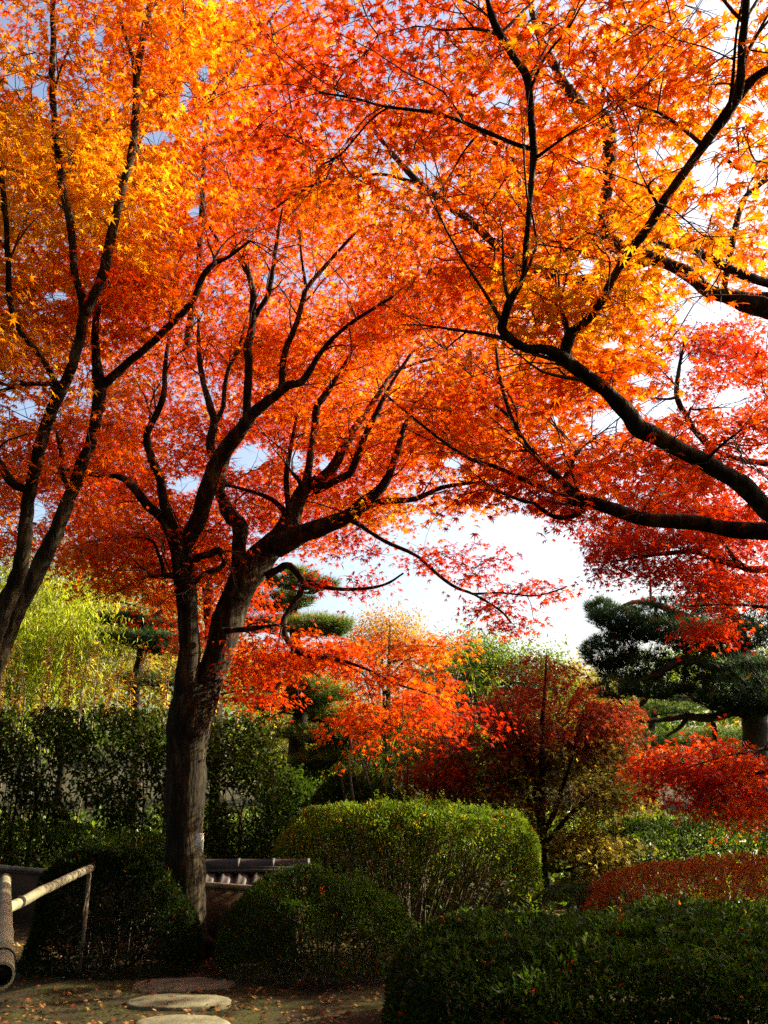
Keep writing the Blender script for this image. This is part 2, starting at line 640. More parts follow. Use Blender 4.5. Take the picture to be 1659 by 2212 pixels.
def stone(cx, cy, rx, ry, h, label, seed):
    r = np.random.default_rng(seed)
    n, k = 40, 7
    a = np.arange(n) * 2 * math.pi / n
    wob = 1 + .06 * np.sin(2 * a + r.uniform(0, 6)) + .05 * np.sin(3 * a + r.uniform(0, 6)) + .02 * np.sin(7 * a + r.uniform(0, 6))
    prof = [(1.02, -.08), (1.03, h * .3), (1.0, h * .75), (.95, h * .95), (.85, h), (.5, h + .006), (.2, h + .008)]
    V = []
    for s, z in prof:
        x, y = rx * s * wob * np.cos(a), ry * s * wob * np.sin(a)
        zz = z + .006 * smooth_noise(np.stack([x, y, 0 * x], -1), seed, 8)
        V.append(np.stack([x, y, zz], -1))
    V = np.concatenate(V + [np.array([[0, 0, h + .008]])])
    fs = []
    for p in range(k - 1):
        for q in range(n):
            fs.append((p * n + q, p * n + (q + 1) % n, (p + 1) * n + (q + 1) % n, (p + 1) * n + q))
    for q in range(n):
        fs.append(((k - 1) * n + q, (k - 1) * n + (q + 1) % n, k * n))
    m = MB()
    m.add(V, fs)
    o = m.build('stepping_stone', M_STONE, None, True)
    o.location = (cx, cy, ground_z(np.array([cx]), np.array([cy]))[0])
    tag(o, label, 'stone', 'stepping stones of the garden path')


p = P(385, 2222, 5.85)
stone(p[0], 5.97, .29, .22, .04, 'sunlit pale rounded stepping stone at the bottom edge of the path', 1)
p = P(372, 2152, 6.45)
stone(p[0], 6.6, .33, .2, .014, 'dull shaded stepping stone between the sunlit one and the farther one', 2)
p = P(375, 2122, 6.9)
stone(p[0], 7.15, .36, .22, .014, 'dull shaded stepping stone farthest along the path, nearest the forked trunk', 3)


# ------------------------------------------------------------------ the forked maple in the middle
D = 8.25
b0 = P(398, 2058, D)
mt = Tree('maple_tree', 'big orange maple with a forked trunk carrying a small white tag', 'tree', (b0[0], b0[1], 0), seed=20)
mt.limb([(396, 2085, 64), (398, 2052, 54), (397, 1990, 47), (396, 1900, 44), (398, 1800, 41), (400, 1700, 41), (404, 1620, 44), (410, 1560, 48), (420, 1515, 46), (428, 1480, 30)], [D, D], 'trunk', 28, .07)
mt.limb([(404, 1590, 34), (404, 1530, 31), (405, 1480, 27), (408, 1400, 23), (407, 1330, 22), (401, 1275, 23), (393, 1222, 23), (392, 1180, 22), (395, 1150, 17)], [D, D - .1], 'limb', 18, .09)
mt.limb([(414, 1580, 36), (430, 1520, 36), (448, 1470, 32), (468, 1420, 31), (488, 1350, 33), (505, 1300, 32), (532, 1245, 32), (575, 1193, 30), (612, 1155, 26), (635, 1108, 19), (655, 1058, 15), (688, 1036, 12)], [D, D + .4], 'limb', 20, .1)
for rows, d in [
    ([(400, 1200, 16), (380, 1158, 13), (360, 1103, 11), (345, 1038, 10), (325, 978, 9), (317, 938, 8), (340, 888, 7), (355, 843, 6), (358, 778, 5), (368, 700, 3)], (8.15, 7.3)),
    ([(390, 1205, 14), (372, 1165, 12), (350, 1123, 11), (320, 1093, 10), (285, 1048, 9), (250, 1028, 7), (190, 1023, 5), (130, 1010, 3)], (8.15, 7.6)),
    ([(392, 1190, 22), (425, 1128, 19), (450, 1058, 18), (465, 1003, 17), (495, 963, 17), (530, 918, 16), (545, 893, 14), (590, 858, 11), (620, 833, 10), (650, 825, 8), (670, 798, 7), (685, 773, 6), (720, 730, 5), (770, 690, 4), (850, 640, 3)], (8.15, 7.0)),
    ([(606, 845, 8), (612, 778, 7), (620, 748, 7), (640, 700, 6), (655, 645, 6), (665, 620, 5), (715, 560, 4), (770, 500, 3)], (7.8, 7.2)),
    ([(662, 622, 4), (652, 560, 3), (648, 500, 2)], (7.5, 7.3)),
    ([(532, 912, 11), (535, 828, 9), (537, 778, 9), (533, 753, 9), (543, 708, 8), (545, 665, 8), (545, 625, 7), (532, 580, 6), (508, 540, 4)], (8.0, 7.6)),
    ([(546, 690, 7), (560, 668, 6), (580, 635, 6), (588, 590, 5), (597, 525, 4), (610, 450, 2)], (7.8, 7.5)),
    ([(468, 1005, 11), (455, 960, 10), (463, 908, 9), (455, 880, 8), (437, 820, 6), (430, 760, 5), (428, 680, 3)], (8.1, 8.4)),
    ([(462, 920, 6), (482, 878, 5), (486, 833, 5), (495, 793, 4), (515, 753, 4), (532, 690, 3)], (8.2, 8.5)),
    ([(655, 1068, 9), (662, 1038, 9), (670, 988, 8), (680, 918, 8), (685, 878, 8), (708, 845, 7), (727, 815, 5), (760, 760, 3)], (8.6, 8.4)),
    ([(675, 1050, 12), (690, 1040, 12), (720, 1008, 12), (742, 965, 11), (775, 915, 8), (815, 855, 5), (860, 800, 4), (970, 765, 3)], (8.6, 9.2)),
    ([(680, 1060, 9), (692, 1055, 9), (725, 1038, 8), (755, 1023, 8), (765, 1000, 8), (790, 938, 7), (815, 888, 6), (845, 830, 4), (890, 760, 3)], (8.55, 8.2)),
    ([(628, 1118, 7), (622, 1085, 6), (620, 1018, 6), (633, 940, 4), (640, 900, 3)], (8.5, 8.7)),
    ([(648, 1075, 7), (650, 1045, 6), (632, 1022, 4)], (8.5, 8.4)),
    ([(620, 1115, 7), (604, 1093, 6), (575, 1073, 5), (530, 1058, 4), (485, 1048, 3)], (8.5, 8.9)),
    ([(596, 1180, 26), (640, 1158, 22), (700, 1136, 18), (750, 1116, 16), (785, 1088, 14), (830, 1045, 10), (858, 975, 7), (870, 930, 6), (900, 860, 3)], (8.35, 7.7)),
    ([(760, 1112, 9), (800, 1092, 7), (830, 1083, 7), (895, 1078, 6), (955, 1053, 5), (1040, 1040, 3)], (8.1, 7.9)),
    ([(745, 1124, 6), (765, 1128, 6), (800, 1150, 5), (830, 1168, 5), (895, 1198, 4), (920, 1218, 4), (975, 1263, 4), (1025, 1285, 3), (1080, 1318, 3), (1105, 1345, 2)], (8.2, 7.4)),
    ([(1020, 1283, 3), (1085, 1281, 2.5), (1155, 1287, 2), (1220, 1270, 1.5)], (7.6, 7.3)),
    ([(512, 1300, 18), (515, 1233, 17), (517, 1178, 16), (517, 1138, 17), (490, 1103, 15), (475, 1063, 12), (478, 1030, 10), (500, 960, 8)], (8.35, 9.0)),
    ([(405, 1225, 10), (420, 1208, 9), (450, 1198, 8), (473, 1190, 8), (485, 1213, 6), (470, 1230, 6), (440, 1240, 5), (420, 1262, 4)], (8.1, 7.9)),
    ([(392, 1246, 8), (370, 1243, 7), (348, 1246, 6), (325, 1243, 4)], (8.15, 8.0)),
    ([(354, 1244, 5), (352, 1225, 5), (345, 1203, 4), (328, 1168, 3), (290, 1160, 2)], (8.05, 7.8)),
    ([(575, 1245, 10), (600, 1230, 8), (622, 1221, 8), (645, 1238, 8), (658, 1253, 7), (700, 1268, 5), (765, 1273, 4), (830, 1263, 3), (872, 1238, 2)], (8.3, 8.0)),
    ([(656, 1248, 7), (654, 1265, 7), (645, 1290, 7), (618, 1330, 7), (612, 1350, 7), (616, 1375, 7), (640, 1405, 6), (680, 1420, 5), (720, 1422, 4), (790, 1445, 3), (850, 1475, 2.5), (930, 1500, 2)], (8.2, 7.6)),
    ([(480, 1364, 8), (505, 1361, 6), (530, 1360, 6), (565, 1355, 5), (600, 1350, 3)], (8.2, 7.9)),
    ([(400, 760, 8), (430, 560, 7), (450, 245, 6), (500, 150, 5), (545, 95, 4), (600, 20, 3)], (8.6, 7.6)),
    ([(470, 520, 4), (440, 460, 4), (430, 400, 3), (400, 350, 2)], (8.2, 8.0)),
]:
    mt.limb(rows, d, 'limb', 9 if rows[0][2] > 6 else 6, .1)
mt.limb([(405, 2010, 24), (425, 2022, 17), (450, 2035, 13), (475, 2052, 10), (500, 2068, 7), (515, 2085, 5)], [8.3, 8.05], 'root', 10, .1)
mt.crown([
    (470, 250, 330, 330, 6.0, 8.5, 90), (650, 560, 330, 260, 7.6, 10.5, 150), (820, 780, 300, 220, 7.8, 10.8, 130), (450, 850, 260, 180, 8.0, 10.8, 90),
    (880, 1000, 230, 110, 7.4, 9.8, 75), (350, 1050, 240, 120, 8.0, 10.4, 60), (680, 1060, 170, 110, 8.6, 10.4, 40), (330, 1210, 170, 80, 7.8, 9.6, 55),
    (980, 350, 260, 320, 6.5, 9, 90), (560, -130, 500, 160, 5, 7, 40), (380, 150, 140, 200, 5.4, 7.2, 40)], .054, T5, 104, (.24, .5), dh=.26, zcap=7.1, jit=.1, flat=.12)
mt.crown([(570, 150, 150, 220, 6.2, 7.4, 62), (600, 380, 140, 110, 7.0, 8.2, 30), (460, 260, 90, 140, 6.6, 7.6, 20)], .052, T5, 100, (.24, .48), dh=.18, zcap=9, jit=.1, flat=.12)
mt.crown([
    (1000, 1215, 90, 45, 7.4, 8.0, 10, .34), (1150, 1275, 90, 16, 7.3, 7.6, 9, .32), (1060, 1300, 60, 30, 7.3, 7.7, 8, .33), (1110, 1345, 60, 20, 7.3, 7.6, 5, .33),
    (930, 1210, 60, 30, 7.6, 8.2, 8, .36), (790, 1180, 60, 40, 7.8, 8.3, 7, .3), (800, 1262, 70, 22, 7.9, 8.2, 5, .3), (700, 1262, 40, 20, 8, 8.2, 3, .28)], .05, T5, 34, (.14, .26), gaps=False, name='crown')
mt.crown([
    (590, 1420, 80, 46, 7.6, 8.4, 15, .3), (740, 1410, 110, 26, 7.4, 8.2, 14, .34), (890, 1400, 90, 18, 7.4, 8.0, 9, .42), (535, 1490, 55, 34, 8, 8.6, 9, .24),
    (840, 1470, 90, 30, 7.4, 8.2, 12, .38), (820, 1550, 60, 34, 7.4, 8.2, 10, .42), (930, 1515, 70, 40, 8, 8.8, 10, .26), (960, 1560, 90, 60, 8.6, 9.4, 10, .16)],
    .046, T5, 105, (.2, .38), gaps=False, name='crown', dh=.15)
mt.done()

# ------------------------------------------------------------------ the two-stemmed maple at the left
lt = Tree('maple_tree', 'slender orange and gold maple with two crossing sunlit stems beside the bamboo handrail', 'tree', (-3.35, 6.3, 0), seed=60)
g0 = np.array([-3.35, 6.3, -.05])
lt.limb3(np.array([g0, g0 + (.02, 0, .5), P(-70, 1560, 6.3), P(-35, 1440, 6.25), P(-5, 1345, 6.2), P(22, 1285, 6.2), P(40, 1235, 6.15), P(52, 1180, 6.1), P(58, 1115, 6.1), P(61, 1078, 6.1), P(70, 1038, 6.05), P(84, 980, 6), P(96, 928, 6), P(116, 873, 5.9), P(140, 828, 5.9), P(158, 788, 5.8), P(171, 735, 5.8), P(178, 690, 5.7), P(190, 660, 5.7)]),
         np.array([.16, .115, .085, .078, .07, .062, .056, .052, .048, .046, .045, .043, .042, .041, .040, .038, .037, .034, .03]), 'trunk', 16, .08)
lt.limb3(np.array([g0 + (.1, .05, .3), P(-40, 1500, 6.4), P(-12, 1425, 6.45), P(12, 1368, 6.5), P(40, 1310, 6.5), P(66, 1263, 6.5), P(88, 1215, 6.5), P(105, 1178, 6.5), P(125, 1140, 6.5), P(145, 1090, 6.5), P(158, 1060, 6.5), P(175, 1008, 6.4), P(195, 958, 6.4), P(206, 905, 6.4), P(213, 863, 6.4), P(214, 825, 6.4), P(208, 780, 6.3), P(206, 700, 6.2), P(222, 610, 6.1)]),
         np.array([.11, .088, .085, .08, .075, .07, .066, .062, .056, .053, .05, .05, .046, .045, .05, .05, .034, .026, .02]), 'trunk', 16, .08)
for rows, d in [
    ([(184, 672, 11), (176, 640, 9), (163, 600, 8), (158, 540, 8), (150, 475, 9), (141, 440, 9), (128, 350, 7), (120, 300, 7), (113, 185, 7), (115, 75, 6), (112, -20, 5), (108, -120, 4)], (5.7, 5.0)),
    ([(184, 680, 12), (196, 655, 12), (220, 600, 11), (232, 550, 11), (246, 480, 10), (266, 400, 9), (290, 300, 9), (296, 165, 8), (310, 75, 8), (325, 10, 7), (340, -80, 5)], (5.7, 5.2)),
    ([(293, 180, 6), (286, 125, 5), (270, 75, 4), (257, 20, 3)], (5.5, 5.3)),
    ([(66, 1062, 10), (45, 1053, 9), (20, 1036, 9), (-8, 992, 8), (-60, 900, 6)], (6.1, 5.8)),
    ([(120, 855, 8), (115, 815, 7), (80, 758, 6), (42, 713, 6), (22, 650, 6), (18, 570, 6), (14, 480, 6), (6, 400, 6), (-10, 330, 5)], (5.9, 5.2)),
    ([(216, 835, 12), (236, 820, 10), (270, 790, 9), (330, 738, 8), (370, 700, 8), (415, 650, 7), (440, 595, 7), (465, 568, 6), (492, 556, 4), (540, 520, 3)], (6.4, 6.0)),
    ([(152, 1072, 8), (145, 1045, 7), (135, 1015, 6), (132, 975, 5), (120, 930, 3)], (6.5, 6.6)),
    ([(150, 830, 6), (60, 830, 5), (0, 845, 4)], (5.9, 5.7)),
    ([(130, 300, 3), (170, 330, 3), (230, 260, 2)], (5.4, 5.2)),
    ([(146, 340, 3), (90, 300, 3), (70, 250, 2)], (5.4, 5.2)),
]:
    lt.limb(rows, d, 'limb', 9, .1)
lt.crown([
    (120, 150, 270, 260, 4.6, 6.6, 125), (170, 460, 250, 190, 5.4, 7.4, 125), (60, 700, 160, 130, 5.4, 7.2, 55), (300, 680, 150, 90, 5.8, 7.4, 36), (110, 950, 190, 90, 5.8, 7.6, 44),
    (330, 420, 130, 200, 5.6, 7.4, 50), (20, 1130, 110, 70, 6.6, 8, 14), (-200, 400, 150, 600, 4.5, 7.5, 60), (200, -180, 420, 150, 4.2, 6, 40), (400, 70, 130, 160, 4.4, 5.8, 44)], .051, T5, 96, (.2, .42), dh=.26, jit=.1, flat=.12)
lt.done()

# ------------------------------------------------------------------ the near maple leaning in from the right
nb = np.array([2.75, 4.3, 0])
nt = Tree('maple_tree', 'near maple whose dark mossy limbs and golden leaves reach in over the clipped hedge', 'tree', tuple(nb), seed=110)
nt.limb3(np.array([nb + (0, 0, -.05), nb + (-.02, 0, .5), nb + (-.1, 0, 1.1), nb + (-.22, -.02, 1.7), nb + (-.4, -.05, 2.15)]), np.array([.2, .15, .13, .12, .09]), 'trunk', 16, .08)
U0 = nb + (-.22, -.02, 1.75)
u_rows = [(1720, 1160, 23), (1659, 1103, 21), (1630, 1073, 21), (1600, 1043, 20), (1555, 1018, 19), (1515, 993, 19), (1475, 973, 18), (1420, 943, 18), (1378, 925, 20), (1358, 896, 18), (1330, 868, 17), (1300, 838, 16), (1265, 813, 16), (1230, 785, 16), (1212, 772, 14), (1180, 755, 11), (1140, 753, 10), (1110, 738, 10), (1085, 713, 10), (1090, 688, 9), (1100, 655, 9), (1112, 632, 8), (1130, 598, 6), (1136, 525, 6), (1145, 440, 6.5), (1150, 370, 7), (1153, 320, 8), (1148, 260, 8), (1142, 200, 8), (1135, 160, 9), (1110, 125, 8), (1080, 75, 8), (1065, 45, 9), (1053, 0, 5), (1050, -60, 4)]
ur = np.array(u_rows, float)
ud = np.linspace(3.75, 2.9, len(ur))
up_ = np.vstack([[U0], P(ur[:, 0], ur[:, 1], ud)])
urad = np.r_[.065, ur[:, 2] * np.array([PS(a, b_, c_) for a, b_, c_ in zip(ur[:, 0], ur[:, 1], ud)]) / F]
nt.limb3(up_, urad, 'limb', 14, .09)
l_rows = np.array([(1720, 1165, 22), (1659, 1150, 20), (1580, 1142, 18), (1505, 1130, 17), (1405, 1122, 15), (1330, 1102, 14), (1270, 1083, 13), (1240, 1068, 12), (1215, 1038, 8), (1180, 1008, 7), (1135, 958, 6), (1105, 903, 5), (1088, 850, 4), (1078, 808, 4), (1070, 740, 3)], float)
ld = np.linspace(4.3, 4.6, len(l_rows))
lp = np.vstack([[nb + (-.12, 0, 1.3)], P(l_rows[:, 0], l_rows[:, 1], ld)])
lrad = np.r_[.07, l_rows[:, 2] * np.array([PS(a, b_, c_) for a, b_, c_ in zip(l_rows[:, 0], l_rows[:, 1], ld)]) / F]
nt.limb3(lp, lrad, 'limb', 14, .09)
for rows, d in [
    ([(1214, 790, 15), (1220, 765, 14), (1235, 720, 12), (1265, 695, 9), (1300, 650, 9), (1325, 600, 9), (1360, 545, 10), (1405, 485, 10), (1440, 425, 10), (1490, 355, 10), (1530, 300, 11), (1570, 245, 12), (1595, 205, 12), (1640, 160, 9), (1690, 138, 8), (1780, 90, 6)], (3.45, 2.7)),
    ([(1592, 215, 10), (1600, 180, 9), (1604, 100, 9), (1613, 0, 8), (1620, -80, 7)], (2.85, 2.6)),
    ([(1575, 235, 5), (1582, 180, 4), (1590, 80, 3), (1600, 20, 3)], (2.85, 2.7)),
    ([(1228, 740, 8), (1225, 715, 7), (1215, 680, 6), (1200, 655, 4)], (3.45, 3.4)),
    ([(1152, 322, 6), (1110, 310, 5), (1040, 280, 5), (990, 260, 4), (935, 243, 4), (830, 230, 3), (765, 212, 3), (690, 200, 2)], (3.1, 3.6)),
    ([(1146, 190, 4), (1180, 120, 3), (1225, 65, 3), (1257, 10, 2)], (3.0, 2.8)),
    ([(1152, 345, 4), (1200, 310, 3), (1245, 278, 2)], (3.1, 3.0)),
    ([(1107, 905, 4), (1060, 863, 3.5), (1020, 813, 3.5), (980, 768, 3), (950, 745, 2)], (4.55, 4.9)),
    ([(1245, 1086, 7), (1170, 1053, 6), (1125, 1033, 5), (1070, 1008, 5), (1020, 993, 4), (970, 963, 4), (930, 933, 3), (870, 883, 3), (830, 850, 2)], (4.45, 5.0)),
    ([(1262, 1084, 7), (1254, 1105, 6), (1225, 1118, 6), (1190, 1113, 5), (1155, 1088, 4), (1130, 1083, 4), (1080, 1063, 3)], (4.45, 4.4)),
    ([(1214, 1042, 6), (1230, 1018, 5), (1246, 975, 3)], (4.5, 4.5)),
    ([(1330, 862, 5), (1322, 850, 5), (1315, 838, 3)], (3.5, 3.5)),
    ([(1520, 1000, 4), (1560, 960, 3), (1600, 930, 2)], (3.6, 3.3)),
    ([(1420, 440, 4), (1400, 405, 3), (1415, 385, 2)], (3.0, 2.95)),
    ([(845, 228, 2.5), (800, 260, 2), (740, 330, 2), (690, 360, 1.5)], (3.5, 3.8)),
    ([(1040, 282, 3), (1000, 330, 2), (960, 400, 2)], (3.3, 3.6)),
]:
    nt.limb(rows, d, 'limb', 8, .1)
nt.crown([
    (1150, 150, 330, 230, 3.0, 4.6, 62), (1400, 180, 280, 230, 2.7, 4.2, 48), (1150, 470, 230, 160, 3.3, 4.8, 44), (1400, 560, 230, 110, 3.0, 4.4, 34), (1200, 650, 140, 90, 3.2, 4.2, 20),
    (1120, 880, 240, 120, 4.3, 5.8, 60), (1290, 800, 160, 70, 3.6, 4.6, 14), (1470, 970, 160, 60, 3.5, 4.2, 15), (1150, 1030, 230, 60, 4.3, 5.4, 34), (830, 300, 230, 160, 3.6, 5.2, 34),
    (780, 110, 220, 160, 3.4, 5, 28), (1300, 1050, 170, 70, 4.2, 4.9, 16), (1300, -200, 520, 180, 2.4, 4.0, 40), (1880, 300, 200, 420, 2.4, 4.6, 40), (1850, 850, 150, 240, 3.2, 5, 26)],
    .044, T7, 58, (.16, .34), tilt=.28, droop=.5, dh=.1, zcap=6.3, jit=.1)
nt.done()

# ------------------------------------------------------------------ the maple behind it
rb = np.array([4.6, 7.6, 0])
rt = Tree('maple_tree', 'thick-limbed orange maple standing behind the near golden one, its trunk bent like an elbow', 'tree', tuple(rb), seed=170)
rt.limb3(np.array([rb + (0, 0, -.05), rb + (-.05, 0, .8), rb + (-.2, -.2, 1.8), rb + (-.55, -.5, 2.9), P(1800, 690, 6.6)]), np.array([.27, .2, .18, .16, .13]), 'trunk', 18, .08)
rt.limb([(1840, 705, 36), (1720, 668, 31), (1659, 660, 29), (1620, 653, 23), (1570, 640, 17), (1530, 628, 14), (1495, 600, 14), (1450, 572, 14), (1390, 552, 14), (1325, 528, 15), (1302, 478, 14), (1310, 420, 13), (1316, 365, 14), (1318, 300, 16), (1311, 265, 17), (1282, 250, 18), (1255, 240, 16), (1240, 210, 14), (1210, 170, 11), (1195, 135, 9), (1160, 65, 7), (1140, -20, 6)], (6.6, 5.6), 'limb', 16, .1)
for rows, d in [
    ([(1790, 660, 13), (1690, 622, 11), (1610, 595, 10), (1545, 565, 10), (1500, 540, 9), (1470, 531, 8), (1435, 530, 6), (1380, 500, 4)], (6.5, 5.9)),
    ([(1290, 248, 6), (1295, 230, 5), (1305, 190, 5), (1330, 100, 4), (1370, 0, 3), (1390, -60, 3)], (5.7, 5.4)),
    ([(1400, 560, 13), (1300, 600, 12), (1200, 600, 11), (1100, 550, 9), (1065, 525, 9), (1015, 475, 9), (970, 445, 9), (905, 395, 8), (850, 335, 6), (800, 270, 4)], (6.2, 6.6)),
    ([(912, 400, 5), (830, 377, 3.5), (765, 382, 3), (705, 388, 3), (640, 420, 3), (585, 455, 2)], (6.6, 6.8)),
    ([(1140, 572, 7), (1110, 350, 6), (1055, 300, 5), (1000, 250, 4), (900, 180, 3)], (6.4, 6.8)),
    ([(1560, 640, 8), (1600, 450, 6), (1640, 400, 6), (1720, 330, 5)], (6.4, 6.6)),
    ([(1570, 345, 4), (1600, 365, 4), (1640, 350, 4), (1700, 330, 3)], (6.0, 6.2)),
]:
    rt.limb(rows, d, 'limb', 10, .1)
rt.crown([
    (1250, 250, 300, 280, 5.2, 7.4, 90), (1000, 500, 230, 220, 6.0, 8, 60), (1500, 330, 230, 260, 5.4, 7.4, 56), (1250, 600, 260, 150, 6.0, 8, 50), (1560, 560, 150, 110, 6.4, 7.6, 24),
    (1560, 850, 160, 100, 6.5, 8.4, 20), (1150, 800, 220, 110, 6.4, 8, 44), (900, 650, 160, 150, 6.2, 8, 34), (1300, -200, 600, 200, 4.6, 6, 40), (1900, 400, 230, 500, 5.5, 8, 50), (1000, 120, 300, 220, 5.0, 7, 50)],
    .05, T5, 86, (.22, .46), dh=.13, zcap=6.6, jit=.1, flat=.12)
rt.done()

# ------------------------------------------------------------------ the scarlet maple farther right
sb = np.array([8.6, 13.6, 0])
st = Tree('maple_tree', 'scarlet maple drooping in front of the dark pine', 'tree', tuple(sb), seed=210)
st.limb3(np.array([sb + (0, 0, -.05), sb + (0, -.1, 1), sb + (-.2, -.2, 2.2), sb + (-.5, -.3, 3.6), sb + (-.8, -.3, 5.2), sb + (-1.0, -.2, 6.6)]), np.array([.22, .17, .15, .12, .08, .03]), 'trunk', 16, .08)
for rows, d in [
    ([(1900, 1235, 14), (1760, 1235, 11), (1680, 1230, 9), (1620, 1230, 9), (1600, 1222, 9), (1540, 1207, 7), (1500, 1192, 6), (1400, 1200, 4), (1330, 1212, 2)], (12.2, 11)),
    ([(1605, 1226, 6), (1580, 1198, 5), (1545, 1152, 4), (1500, 1110, 2)], (11.6, 11.4)),
    ([(1800, 1010, 9), (1650, 1000, 7), (1560, 980, 6), (1510, 943, 6), (1485, 903, 6), (1462, 855, 6), (1468, 790, 4), (1480, 730, 2)], (12, 11.2)),
    ([(1464, 857, 4), (1440, 862, 3), (1395, 858, 2)], (11.3, 11.2)),
    ([(1484, 905, 4), (1493, 880, 3), (1500, 885, 3), (1560, 880, 2)], (11.4, 11.3)),
    ([(1850, 1330, 7), (1750, 1318, 5), (1659, 1312, 4), (1580, 1305, 3), (1490, 1310, 2)], (12, 11.4)),
    ([(1850, 1600, 7), (1720, 1610, 5), (1659, 1617, 4), (1610, 1625, 3), (1560, 1635, 2), (1480, 1660, 1.5)], (9.6, 8.6)),
    ([(1850, 1640, 6), (1700, 1650, 5), (1655, 1665, 4), (1610, 1678, 3)], (9.6, 9)),
]:
    st.limb(rows, (d[0] + 1.2, d[1] + 1.2) if rows[0][1] < 1500 else (d[0] + 1.1, d[1] + 1.1), 'limb', 8, .1)
st.crown([
    (1480, 760, 160, 80, 12.0, 13.8, 34, .2), (1620, 800, 70, 50, 11.5, 13.5, 16, .2), (1610, 720, 110, 70, 12.0, 13.8, 26, .17), (1560, 900, 180, 90, 12.0, 14.0, 48), (1400, 960, 120, 60, 12.0, 14.0, 26, .3), (1560, 1060, 150, 80, 11.8, 13.6, 54, .22),
    (1430, 1170, 160, 80, 11.7, 13.5, 66, .17), (1570, 1180, 150, 90, 11.7, 13.5, 64, .19), (1580, 1265, 110, 40, 11.7, 13.2, 26, .15), (1540, 1345, 36, 30, 11.7, 12.6, 7, .15), (1330, 1215, 70, 50, 11.7, 13.0, 18, .2),
    (1200, 1120, 90, 40, 11.7, 13.2, 12, .3)], .064, T5, 88, (.28, .54), jit=.08, dh=.15, zcap=11)
st.crown([(1540, 1640, 130, 40, 9.4, 10.4, 26, .2), (1480, 1700, 110, 50, 9.4, 10.4, 24, .16), (1600, 1690, 90, 55, 9.4, 10.5, 22, .2), (1590, 1750, 80, 28, 9.4, 10, 12, .3), (1400, 1640, 40, 30, 9.4, 10.2, 8, .24)],
         .052, T5, 74, (.2, .36), jit=.09, gaps=False, dh=.15)
st.done()

# ------------------------------------------------------------------ red maple behind the forked trunk
qb = P(470, 1900, 12.5)
qt = Tree('maple_tree', 'red maple half hidden behind the forked trunk', 'tree', (qb[0], 12.5, 0), seed=240)
qt.limb3(np.array([(qb[0], 12.5, -.05), P(470, 1700, 12.5), P(462, 1500, 12.5), P(450, 1300, 12.5), P(440, 1150, 12.4), P(460, 1000, 12.3)]), np.array([.15, .12, .1, .08, .06, .03]), 'trunk', 12, .08)
qt.crown([(450, 1280, 110, 120, 11.2, 13.5, 40, .24), (300, 1180, 190, 90, 11, 13.5, 50, .28), (640, 1120, 160, 70, 11, 13.5, 30, .28), (430, 1050, 280, 100, 11, 14, 50, .27), (740, 950, 200, 120, 11, 14, 40, .33),
          (200, 1010, 200, 130, 11, 14, 50, .26), (560, 850, 300, 160, 11, 14, 60, .33), (330, 700, 300, 200, 11, 14, 70, .32), (80, 560, 260, 300, 10, 13, 60, .38), (90, 1080, 150, 90, 10, 12, 24, .22), (700, 560, 300, 180, 11.5, 14, 70, .36), (880, 820, 220, 140, 11.5, 14, 50, .36), (1010, 960, 140, 70, 11.5, 14, 20, .34), (480, 420, 260, 120, 11, 13, 44, .33)], .062, T5, 96, (.34, .66), dh=.15, zcap=11.5)
qt.done()

# ------------------------------------------------------------------ the small dark maple between the hedges
db = P(1172, 1958, 12.0)
dt = Tree('maple_tree', 'small dark crimson to green maple standing alone behind the clipped round hedge', 'tree', (db[0], 12.0, 0), seed=270)
dt.limb([(1172, 1975, 15), (1172, 1940, 13), (1171, 1860, 12), (1170, 1760, 9), (1170, 1660, 7), (1172, 1560, 5), (1178, 1470, 3), (1180, 1410, 1.5)], [12.0, 12.0], 'trunk', 10, .08)
for rows, d in [
    ([(1173, 1800, 7), (1195, 1760, 6), (1215, 1700, 5), (1240, 1620, 3), (1260, 1540, 2)], (12.0, 11.7)),
    ([(1172, 1830, 6), (1205, 1790, 5), (1250, 1740, 4), (1320, 1680, 2)], (12.0, 11.5)),
    ([(1171, 1780, 6), (1150, 1740, 5), (1110, 1690, 4), (1060, 1640, 2)], (12.0, 12.2)),
    ([(1170, 1720, 5), (1140, 1650, 4), (1110, 1580, 3), (1080, 1520, 2)], (12.0, 11.7)),
    ([(1172, 1880, 5), (1220, 1880, 4), (1280, 1860, 2)], (12.0, 11.5)),
    ([(1171, 1850, 6), (1163, 1760, 5), (1150, 1680, 3), (1140, 1600, 2)], (12.0, 11.9)),
]:
    dt.limb(rows, d, 'limb', 7, .1)
DARK = np.array([(.14, .012, .010), (.30, .024, .010), (.40, .05, .012), (.22, .075, .014), (.13, .085, .016), (.13, .12, .02), (.42, .32, .05)])
dt.crown([(1170, 1470, 70, 50, 11.4, 12.6, 21, .22), (1180, 1540, 150, 60, 11.1, 12.8, 64, .26), (1060, 1580, 110, 50, 11.2, 12.8, 35, .24), (1290, 1560, 90, 50, 11.2, 12.6, 29, .32), (1180, 1620, 200, 50, 11.0, 13.0, 72, .64),
          (1000, 1650, 120, 60, 11.2, 12.8, 43, .28), (1200, 1700, 200, 60, 11.0, 13.0, 72, .76), (1060, 1740, 130, 40, 11.1, 12.8, 35, .55), (1330, 1680, 70, 70, 11.2, 12.4, 21, .72), (1200, 1790, 150, 50, 11.2, 12.6, 37, .82),
          (1280, 1840, 90, 50, 11.0, 12.0, 27, .92), (950, 1690, 70, 40, 11.2, 12.6, 16, .3)], .054, T5, 105, (.22, .44), pal=DARK, gaps=False, jit=.1)
dt.done()


# ------------------------------------------------------------------ clipped hedges and shrubs
M_HSTEM = noise_mat('shrub_stem', [(.06, .045, .03), (.16, .125, .08)], 9, .9, .3)


